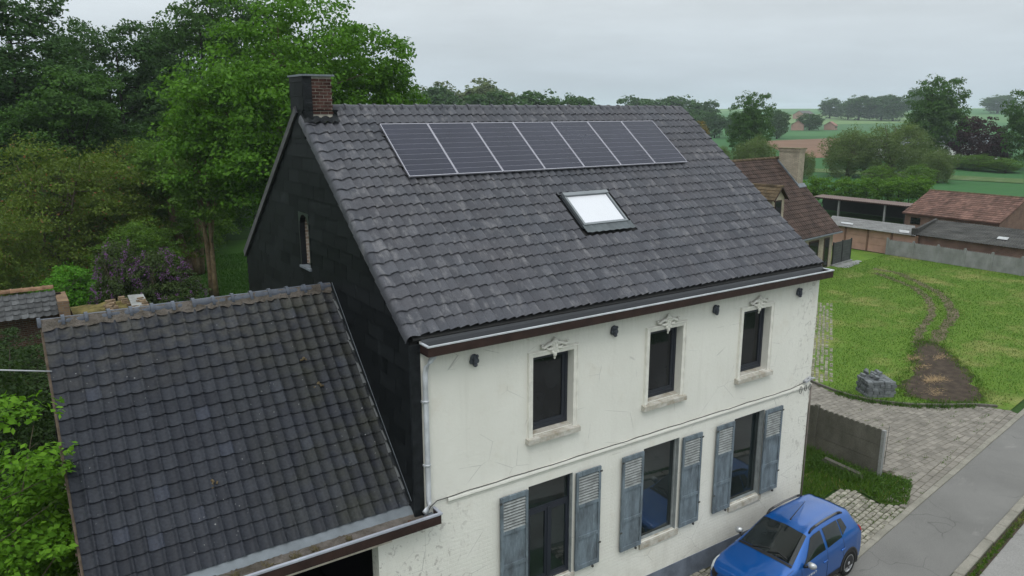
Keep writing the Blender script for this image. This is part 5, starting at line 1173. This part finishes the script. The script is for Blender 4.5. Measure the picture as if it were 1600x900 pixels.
kind('green', 'leafy_shrub_tree', 8, 3.6, [(0, 0, 4, 3.2, 3.2, 3.6), (-1, .3, 2.6, 2.6, 2.6, 2.6), (.6, -.3, 6, 2.1, 2.1, 1.9)], 320, 80, .66, .16, 'green', BARK, .14, (23,), 2)
kind('bush', 'rounded_bush', 3.6, 1.75, [(0, 0, 1.5, 1.6, 1.5, 1.5), (.3, -.2, 2.4, 1.25, 1.2, 1.0)], 260, 50, .28, .105, 'bright', BARK, .06, (25,), 3)
kind('lilac', 'lilac_bush', 4.2, 1.6, [(0, 0, 1.8, 1.45, 1.4, 1.7), (.3, 0, 3, 1.1, 1.1, 1.1)], 260, 48, .30, .11, 'lilac', BARK, .06, (27,), 3)
kind('dark', 'dark_shrub', 5.6, 1.6, [(0, 0, 2.4, 1.5, 1.5, 2.3), (.2, 0, 4.2, 1.1, 1.1, 1.3)], 260, 50, .30, .10, 'dark', BARKD, .06, (29,), 3)
kind('near', 'hornbeam', 6.1, 1.6, [(0, 0, 2.2, 1.45, 1.5, 2.1), (.1, .1, 4.3, 1.3, 1.35, 1.5), (.5, -.6, 1.6, 1.2, 1.2, 1.6), (.55, .3, 3.3, 1.05, 1.1, 1.2)], 620, 50, .30, .085, 'near', BARK, .07, (31,), 3, flat=.45, up=1.3)
kind('willow', 'willow_tree', 8.5, 5.4, [(0, 0, 4, 4.6, 4.6, 3.6), (-2.2, 0, 4.4, 2.8, 2.8, 2.8), (2.2, .4, 5, 2.8, 2.8, 2.9)], 340, 60, .85, .32, 'willow', BARK, .3, (33, 34), 2, asp=.3, droop=1.4, up=.3)
kind('far', 'far_tree', 14, 7, [(0, 0, 6, 5.6, 5.6, 5.6), (-2, 0, 8.5, 4, 4, 4.4), (2.4, 0, 8, 4, 4, 4.2)], 300, 22, 1.3, .75, 'far', BARKD, .4, (37, 38))
kind('pale', 'pale_far_tree', 14, 7, [(0, 0, 6, 5.6, 5.6, 5.6), (-2, 0, 8.5, 4, 4, 4.4), (2.4, 0, 8, 4, 4, 4.2)], 300, 22, 1.3, .75, 'pale', BARKD, .4, (39,))
kind('big', 'big_poplar_tree', 15.6, 8, [(0, 0, 7, 6, 6, 6), (-2, 0, 10.5, 4.4, 4.4, 4.4), (2.6, 0, 10.5, 4.6, 4.6, 4.2), (4.2, 0, 7.5, 3.2, 3.2, 3.8), (-4, 0, 6.5, 3.2, 3.2, 4)], 620, 40, 1.05, .42, 'poplar2', BARKD, .35, (41,), 2)
kind('copper', 'copper_beech', 8.5, 4.1, [(0, 0, 4.4, 3.9, 3.9, 3.9)], 260, 40, .8, .34, 'copper', BARKD, .3, (43,))
kind('orange', 'orange_tree_crown', 7.6, 2.0, [(0, 0, 4.6, 1.9, 1.9, 2.8)], 90, 30, .6, .3, 'orange', BARKD, .15, (45,))
kind('light', 'light_green_tree', 11.2, 2.5, [(0, 0, 7.2, 2.3, 2.3, 2.6), (.3, 0, 9.2, 1.7, 1.7, 1.9), (-.5, 0, 5.6, 1.7, 1.7, 1.3)], 170, 80, .66, .17, 'green', BARK2, .16, (47,), 2)
NUSE = {}
def plant(key, x, y, H, R, label, group=None, rot=None, cat='tree', z=None):
    var, name, H0, R0 = KIND[key]; i = NUSE.get(key, 0); NUSE[key] = i + 1; tr, cr_ = var[i % len(var)]
    t = thing(name, (x, y, float(hz(x, y)) - .05 if z is None else z), label, cat, group)
    t.rotation_euler = (0, 0, random.uniform(0, 6.28) if rot is None else rot); t.scale = (R / R0, R / R0, H / H0)
    for me, nm in ((tr, 'trunk'), (cr_, 'crown')):
        o = bpy.data.objects.new(nm, me); COL.objects.link(o); o.parent = t
    return t
WG = 'tall trees of the wood behind the garden'
plant('maple', 7.6, 30.5, 16.6, 5.5, 'large bright green maple rising behind the slate gable and chimney', rot=0)
plant('maple2', 12.6, 31.4, 15.2, 3.0, 'bright green tree right of the chimney against the sky', rot=0)
plant('maple2', 15.4, 32.6, 13.2, 2.0, 'small bright green treetop showing just above the ridge tiles', rot=2)
plant('light', 4.1, 33.2, 11.2, 2.5, 'yellowish green tree with bare twigs left of the large maple', rot=1)
for i, (k, x, y, H, R, lb) in enumerate([
 ('poplar', -3.2, 54.7, 19.6, 5.6, 'tall dark poplar filling the top left corner'), ('poplar', 1.3, 63, 17.6, 3.9, 'dark poplar second from the left edge of the wood'), ('gap', 3.6, 57.5, 17.4, 4.2, 'thin poplar with sky showing through its middle'),
 ('poplar', 6.6, 57.5, 17.2, 3.9, 'dark poplar just right of the thin see-through poplar'), ('poplar2', 10.4, 60, 21.0, 5.2, 'tall dark tree left of the maple, cut by the top of the picture'), ('poplar', 14.6, 62, 21.4, 4.8, 'tall dark tree behind the left side of the maple top'),
 ('poplar2', -.6, 50.5, 13.2, 4.4, 'mid-height dark tree in front of the wood above the olive thicket'), ('poplar2', 8.4, 52, 12.5, 4.2, 'mid-height dark tree between the wood and the maple'), ('poplar', 3.4, 51.5, 9.5, 4.2, 'low dark tree below the thin see-through poplar'),
 ('poplar', -7.8, 60, 20, 5, 'dark poplar at the very left edge of the wood'), ('poplar2', 19.5, 66, 17, 4.6, 'dark tree of the wood hidden mostly behind the maple'), ('poplar2', -3.5, 68, 15, 5.5, 'dark tree deep in the wood at the far left'), ('poplar2', 9.5, 72, 15, 5.5, 'dark tree deep in the wood behind the others')]):
    plant(k, x, y, H, R, lb, WG)
plant('olive', -2.9, 38.2, 8.6, 5.4, 'olive brown thicket with reddish tips at the left edge', cat='shrub', rot=.2)
plant('olive', 1.0, 42.0, 8.1, 3.9, 'olive green thicket in the middle of the left shrubbery', cat='shrub', rot=2.2)
plant('green', 3.0, 41.5, 6.4, 3.0, 'fresh green shrub between the olive thicket and the maple', cat='shrub', rot=3)
plant('green', .6, 33.8, 4.4, 2.6, 'low green shrub in front of the olive thicket', cat='shrub', rot=1.2)
plant('olive', -6.2, 33.0, 5.8, 3.4, 'low olive shrub at the left edge behind the tiled wall', cat='shrub', rot=4)
plant('green', 6.4, 47.5, 7.6, 3.6, 'shady garden tree with a dark trunk beyond the lilacs', rot=5)
plant('bush', -3.25, 27.7, 3.7, 1.85, 'bright green rounded bush above the old tiled wall', cat='bush')
for x, y, H, R, lb in ((-1.25, 26.0, 4.7, 1.35, 'purple lilac bush beside the bright green bush'), (.35, 25.6, 4.15, 1.75, 'purple lilac bush nearest the garden lawn')):
    t = plant('lilac', x, y, H, R, lb, 'flowering lilac bushes', cat='bush')
    rng = np.random.default_rng(int(x * 10) + 90); C, dd = clumps([(0, 0, 1.9, 1.55, 1.5, 1.75), (.3, 0, 3.05, 1.2, 1.2, 1.2)], 150, rng, .86, .10); k = dd[:, 2] > -.25; C = C[k]
    P = np.repeat(C, 26, 0) + rng.normal(size=(len(C) * 26, 3)) * np.array([.055, .055, .10]); N = rng.normal(size=P.shape); N /= np.linalg.norm(N, axis=1, keepdims=True)
    o = bpy.data.objects.new('blossom', leaf_mesh('blossom', P, N, .06, .9, LM['flower'], rng)); COL.objects.link(o); o.parent = t
plant('near', -6.2, 1.7, 6.8, 1.75, 'bright green hornbeam in the bottom left corner beside the garage', rot=.3)
plant('near', -5.85, -.6, 3.9, 1.35, 'low bright green hornbeam shoots at the foot of the garage wall', rot=1.6)
plant('dark', -5.9, 8.2, 5.7, 1.5, 'dark leafy shrub behind the left end of the garage', cat='shrub'); plant('dark', -5.5, 11.8, 4.6, 1.6, 'dark shrub below the old tiled wall at the left edge', cat='shrub'); plant('dark', -6.1, 18.6, 3.5, 1.5, 'dark shrub overgrowing the old tiled wall at the left edge', cat='shrub'); plant('dark', -4.6, 14.6, 4.0, 1.5, 'small dark shrub in front of the old tiled wall pier', cat='shrub')
# forked bare trunk on the garden lawn
ft = thing('forked_tree', (4.3, 40.0, 0), 'forked tan tree trunk standing on the garden lawn', 'tree')
mb = MB()
for pts, r in (([(0, 0, 0), (-.25, .1, 1.2), (-.75, .1, 3.2), (-1.0, .1, 5.2)], [.36, .27, .24, .18]), ([(.45, 0, 0), (.55, .1, 1.4), (.62, .1, 2.6), (.5, .1, 5)], [.30, .26, .24, .14]), ([(.2, -.1, 0), (.2, -.1, 1.5)], [.28, .24])): mb.tube([V3(p) + np.array([4.3, 40, 0]) for p in pts], r, 9)
mb.build('trunk', BARK2, ft)
o = link(crown('crown', [(-.9, 0, 6.6, 2.6, 2.4, 1.9), (.9, 0, 6.8, 2.4, 2.4, 2.0)], 300, 45, .55, .18, LM['green'], 51), 'crown', (4.3, 40.0, 0), ft)
# middle and right distance
BG = 'trees on the far side of the fields'
for k, x, y, H, R, lb in [('far', 89, 166, 17.5, 9.5, 'green far tree just right of the maple above the ridge'), ('far', 100, 160, 16.5, 8.5, 'green far tree behind the middle of the ridge'), ('far', 111, 153, 16.4, 9, 'green far tree at the right end of the middle tree line'), ('far', 121, 148, 15.4, 7.5, 'last low tree at the right end of the middle tree line'),
  ('pale', 132, 211, 20.5, 16, 'pale leafed trees rising behind the middle tree line'), ('pale', 115, 216, 19.5, 12, 'pale leafed tree at the left of the pale far trees'), ('far', 80, 172, 17, 8, 'green far tree partly hidden by the maple'),
  ('far', 233, 243, 17.5, 13, 'hazy rounded tree just beyond the right end of the ridge'), ('far', 246, 236, 17.8, 12, 'hazy tree second beyond the right end of the ridge'), ('far', 250, 224, 15.5, 9, 'hazy tree sloping down beyond the right roof edge'), ('far', 236, 214, 11.6, 7, 'hazy tree low beyond the right roof edge'),
  ('far', 215, 195, 10.0, 5, 'dark conifer-like tree at the left of the field row'), ('far', 221, 190, 10.2, 5, 'dark tree in the middle of the field row'), ('far', 227, 185, 10.4, 5, 'dark tree at the right of the field row'),
  ('far', 234, 172, 11.3, 4.6, 'dark upright tree behind the right side of the slim poplar'), ('far', 338, 232, 9.2, 7.6, 'rounded tree between two small far houses'),
  ('far', 575, 381, 18, 12, 'hazy small grove on the skyline'), ('far', 556, 352, 17, 9, 'hazy blue tree second in the skyline groves'), ('far', 545, 336, 20, 14, 'hazy grove left of the big tree'), ('far', 552, 322, 20, 14, 'hazy grove in the middle behind the big tree'), ('far', 540, 306, 20, 13, 'hazy grove right beside the big tree'), ('far', 640, 340, 26, 14, 'highest hazy grove behind the big tree'),
  ('far', 815, 360, 19, 20, 'faint tree line on the skyline at the right'), ('far', 840, 330, 19, 22, 'faint tree line on the skyline at the far right')]:
    plant(k, x, y, H, R, lb, BG)
plant('orange', 127.5, 111.4, 7.8, 2.2, 'small orange-brown tree at the right roof edge')
plant('big', 111.2, 84.4, 13.4, 4.6, 'slim dark poplar standing behind the neighbour house roof')
plant('willow', 88.4, 64.8, 6.8, 4.1, 'rounded grey-green willow in front of the slim poplar')
plant('willow', 84.5, 68.5, 5.4, 2.6, 'small green willow at the right roof edge')
plant('willow', 104.4, 59.8, 8.0, 5.2, 'grey-green willow at the left of the willow pair in the field')
plant('willow', 107.9, 54.4, 9.0, 5.7, 'grey-green willow at the right of the willow pair in the field')
plant('willow', 106.5, 46.8, 5.2, 2.9, 'small round willow standing alone in the green field')
plant('willow', 96.5, 62.3, 4.6, 2.2, 'small pale willow beside the neighbour chimney')
plant('big', 145.7, 68.6, 16.4, 7.2, 'big wind-swept poplar above the willows', rot=0)
plant('copper', 147, 60.8, 9.0, 4.3, 'dark purple copper beech right of the big poplar'); plant('copper', 144, 56.8, 5.4, 2.6, 'smaller copper-leaved tree at the foot of the copper beech')
plant('big', 142.5, 49.8, 13.8, 5.4, 'leafy tree cut by the right edge of the picture', rot=2)
for k, (x, y, H, R) in enumerate(((137, 63.5, 2.6, 3.2), (136, 59, 2.4, 3.4), (134.5, 54.5, 2.7, 3.4), (133, 50, 2.4, 3.2))):
    plant('green', x, y, H, R, ['dark field bush below the big poplar', 'dark field bush below the copper beech', 'dark field bush below the rightmost tree', 'dark field bush at the right edge'][k], 'dark bushes edging the far field', cat='bush')
plant('green', 84, 42.2, 3.6, 2.4, 'dark green bush behind the left half of the bright hedge', cat='bush'); plant('green', 86.5, 39.0, 3.7, 2.6, 'dark green bush behind the right half of the bright hedge', cat='bush')
# hedge
hd = thing('garden_hedge', (74, 38, 0), 'long bright green hedge behind the open shelter', 'hedge')
lob = []
for i in range(16): t = i / 15; lob.append((69 + 10.6 * t, 41.6 - 7.4 * t, 1.5, 1.1, 1.1, 1.35 + .1 * random.random()))
me = crown('foliage', lob, 620, 42, .42, .17, LM['hedge'], 61); O = V3((74, 38, 0)); co = np.empty(len(me.vertices) * 3, np.float32); me.vertices.foreach_get('co', co); co = co.reshape(-1, 3) - O; me.vertices.foreach_set('co', co.astype(np.float32).ravel())
link(me, 'foliage', (74, 38, 0), hd)
for i in range(11): t = (i + .5) / 11; MB().tube([(69 + 10.6 * t, 41.6 - 7.4 * t, 0), (69 + 10.6 * t, 41.6 - 7.4 * t, 1.7)], .06, 5).build('stem', BARKD, hd)
# grass and weeds ------------------------------------------------------
def blades(name, pts, h, wd, mat, seed, lean=.5, kindv='stuff'):
    rng = np.random.default_rng(seed); n = len(pts); P = np.asarray(pts, float); a = rng.uniform(0, 6.28, n); hh = h * rng.uniform(.5, 1.4, n); d = np.stack([np.cos(a), np.sin(a), 0 * a], 1); ln = rng.normal(size=(n, 3)) * lean; ln[:, 2] = 1; ln /= np.linalg.norm(ln, axis=1, keepdims=True)
    V = np.stack([P - d * wd / 2, P + d * wd / 2, P + ln * hh[:, None]], 1).reshape(-1, 3); O = V3((P[:, 0].mean(), P[:, 1].mean(), 0)); V = V - O
    me = bpy.data.meshes.new(name); me.vertices.add(3 * n); me.vertices.foreach_set('co', V.astype(np.float32).ravel()); me.loops.add(3 * n); me.loops.foreach_set('vertex_index', np.arange(3 * n, dtype=np.int32)); me.polygons.add(n)
    me.polygons.foreach_set('loop_start', np.arange(0, 3 * n, 3, dtype=np.int32)); me.polygons.foreach_set('loop_total', np.full(n, 3, dtype=np.int32)); me.materials.append(mat); me.update(); return link(me, name, O, None, kindv)
def scatter(poly, n, seed, keep=None):
    rng = np.random.default_rng(seed); A = np.array(poly); out = []
    while len(out) < n:
        x, y = rng.uniform(A[:, 0].min(), A[:, 0].max()), rng.uniform(A[:, 1].min(), A[:, 1].max())
        if inside((x, y), poly) and (keep is None or keep(x, y, rng)): out.append((x, y, .01))
    return out
LAWN = [(19.6, 6.2), (19.4, 4.4), (20.4, 2.75), (21.3, 2.1), (22.4, 1.5), (22.9, .8), (46, 4.4), (46.8, 9.5), (46.8, 19.3), (40, 18.4), (30, 15), (20, 9)]
SOIL = [(21.0, 3.3), (21.3, 2.35), (22.0, 1.75), (22.9, 1.55), (23.7, 1.9), (25.2, 3.0), (27.2, 4.8), (28.4, 5.9), (28.3, 6.7), (26.3, 6.0), (24.6, 4.9), (22.0, 4.1)]
TR = np.concatenate([crv([(28.0, 6.0), (30.5, 6.9), (33.8, 8.0), (36.7, 9.8), (38.5, 11.4), (40, 13.3), (41.5, 15.4)]), crv([(27.6, 6.5), (30, 7.6), (33.4, 8.85), (36.5, 10.75), (38.2, 12.4), (39.3, 14.2), (40.3, 16.2)])])
def keepg(x, y, rng):
    if inside((x, y), SOIL): return rng.random() < .05
    if np.min(np.hypot(TR[:, 0] - x, TR[:, 1] - y)) < .26: return rng.random() < .25
    q = (np.array([x, y]) - np.array([20.0, 5.5])); 
    if 0 < q @ pd < 13.3 and 0 < q @ pn < 1.05: return rng.random() < .25
    return True
def grassmat():
    m = MT('grass_blades'); r = m.geo().outputs['Random Per Island']
    c = m.mix(r, (.052, .112, .014), (.090, .162, .024)); dryf = m.rng(m.noise(.35, 6, .62), .52, .68, 0, .65)
    c = m.mix(m.math('MULTIPLY', dryf, m.rng(r, .0, .9, .5, 1.0)), c, (.27, .225, .095)); c = m.mix(m.rng(m.noise(.8, 5, .6), .35, .7, 0, .45), c, (.045, .105, .012))
    c = m.mix(m.math('MULTIPLY', m.rng(m.math('FRACT', m.math('MULTIPLY', r, 23.7)), .94, .96, 0, 1), .8), c, (.24, .19, .08))
    d = m.n('ShaderNodeBsdfDiffuse', {'Color': c}); t = m.n('ShaderNodeBsdfTranslucent', {'Color': c}); x = m.n('ShaderNodeMixShader', {0: .3, 1: d.outputs[0], 2: t.outputs[0]}); m.t.links.new(x.outputs[0], m.out.inputs[0]); return m.m
GM = grassmat()
blades('lawn_grass', scatter(LAWN, 60000, 71, keepg), .075, .024, GM, 72, .8)
tag_ = lambda o, l, c: (o.__setitem__('label', l), o.__setitem__('category', c))
WEED = [(10.5, .25), (12.7, .55), (13.2, .0), (13.0, -.5), (13.5, -1.0), (14.8, -.4), (14.6, .35), (14.35, .4), (14.35, 3.5), (11, 3.5)]
sheet('weedy_verge', WEED, .010, lawnmat('weedy_ground', (.030, .060, .012), (.060, .095, .02), (.11, .09, .05), .5), .05, .3)
blades('verge_grass', scatter(WEED, 9000, 73), .16, .028, GM, 74, .7)
blades('tall_weeds', scatter([(13.3, .6), (13.8, .2), (14.2, .2), (14.3, 2.6), (13.0, 2.6)], 2200, 75), .24, .022, LM['weed'], 76, .6)
def lf(name, poly, n, zr_, size, mat, seed):
    pts = np.array(scatter(poly, n, seed)); rng = np.random.default_rng(seed); pts[:, 2] = rng.uniform(.02, zr_, n); N = rng.normal(size=(n, 3)) * .7 + np.array([0, 0, .9]); N /= np.linalg.norm(N, axis=1, keepdims=True); O = pts.mean(0); O[2] = 0
    link(leaf_mesh(name, pts - O, N, size, .6, mat, rng), name, O, None, 'stuff')
lf('broadleaf_weeds', [(13.2, .9), (13.8, .3), (14.3, .3), (14.3, 2.4), (13.0, 2.6)], 1100, .20, .06, LM['weed'], 77)
lf('verge_weeds', [(13.2, -.2), (13.6, -1.0), (14.9, -.35), (14.6, .5), (14.0, .4)], 900, .12, .06, LM['weed'], 78)
blades('soil_edge_weeds', [(x + random.gauss(0, .12), y + random.gauss(0, .12), .01) for x, y in ec[4:15] for _ in range(130)], .17, .03, LM['weed'], 79, .7)
gs_ = [RD(a, -2.0 + random.gauss(0, .035)) for a in np.random.default_rng(80).uniform(-2, 14, 3500)]
strip('grass_gutter', -20, 20, -2.10, -1.90, -.006, MAT['soil'])
blades('kerb_grass', [(p[0], p[1], -.005) for p in gs_], .07, .025, GM, 81, .9)
gj = []
for _ in range(240):
    p = random.choice(DRV); x, y = random.uniform(14.4, 22), random.uniform(-1, 3.5)
    if inside((x, y), DRV) and random.random() < (.25 if x > 15.6 else .9):
        gj += [(x + random.gauss(0, .10), y + random.gauss(0, .04), .01) for _ in range(12)]
for _ in range(90):
    x, y = random.uniform(10.0, 13.2), random.uniform(-1.3, .45)
    if inside((x, y), FC): gj += [(x + random.gauss(0, .09), y + random.gauss(0, .04), .012) for _ in range(16)]
blades('joint_grass', gj, .05, .02, GM, 82, .9)
eg = []
rg_ = np.random.default_rng(86)
for i in range(len(SOIL)):
    p, q = np.array(SOIL[i]), np.array(SOIL[(i + 1) % len(SOIL)])
    for _ in range(int(190 * np.linalg.norm(q - p))):
        m_ = p + (q - p) * rg_.random(); c_ = rg_.normal(size=2) * .16; eg.append((m_[0] + c_[0], m_[1] + c_[1], .02))
for p in TR[::1]:
    for _ in range(60): c_ = rg_.normal(size=2) * .3; eg.append((p[0] + c_[0], p[1] + c_[1], .02))
blades('soil_edge_grass', eg, .09, .026, GM, 87, .9)
GL = [(2.2, 30), (9, 30), (9, 46), (2.2, 46)]
sheet('garden_lawn', [(-1, 24), (12, 24), (12, 52), (-1, 52)], .0, lawnmat('dark_green_lawn', (.030, .085, .010), (.048, .115, .016), (.07, .11, .03), .3))  # garden lawn, grass of a darker green
blades('garden_grass', scatter(GL, 16000, 83), .12, .05, leafmat('garden_blades', (.030, .090, .008), (.055, .135, .015)), 84, .7)
st_ = []
for cx, cy, n in ((23.6, 3.6, 300), (22.3, 2.9, 80), (25.4, 5.4, 150), (24.6, 4.7, 90), (26.6, 4.9, 90)): st_ += [(cx + random.gauss(0, .3), cy + random.gauss(0, .14), .03) for _ in range(n)]
blades('straw_litter', st_, .22, .02, plain('dry_straw', (.30, .21, .11), .3, 6), 85, 6.0)
# ------------------------------------------------------------------ haze
mb = MB(); mb.box(-2800, 2800, -2800, 2800, -1.1, 38)
hzm = bpy.data.materials.new('thin_haze'); hzm.use_nodes = True; hzm.node_tree.nodes.clear(); vo = hzm.node_tree.nodes.new('ShaderNodeVolumePrincipled'); oo = hzm.node_tree.nodes.new('ShaderNodeOutputMaterial')
vo.inputs['Color'].default_value = (.80, .88, .96, 1); vo.inputs['Density'].default_value = .00024; hzm.node_tree.links.new(vo.outputs[0], oo.inputs['Volume'])
mb.build('haze', hzm, None, 'stuff')
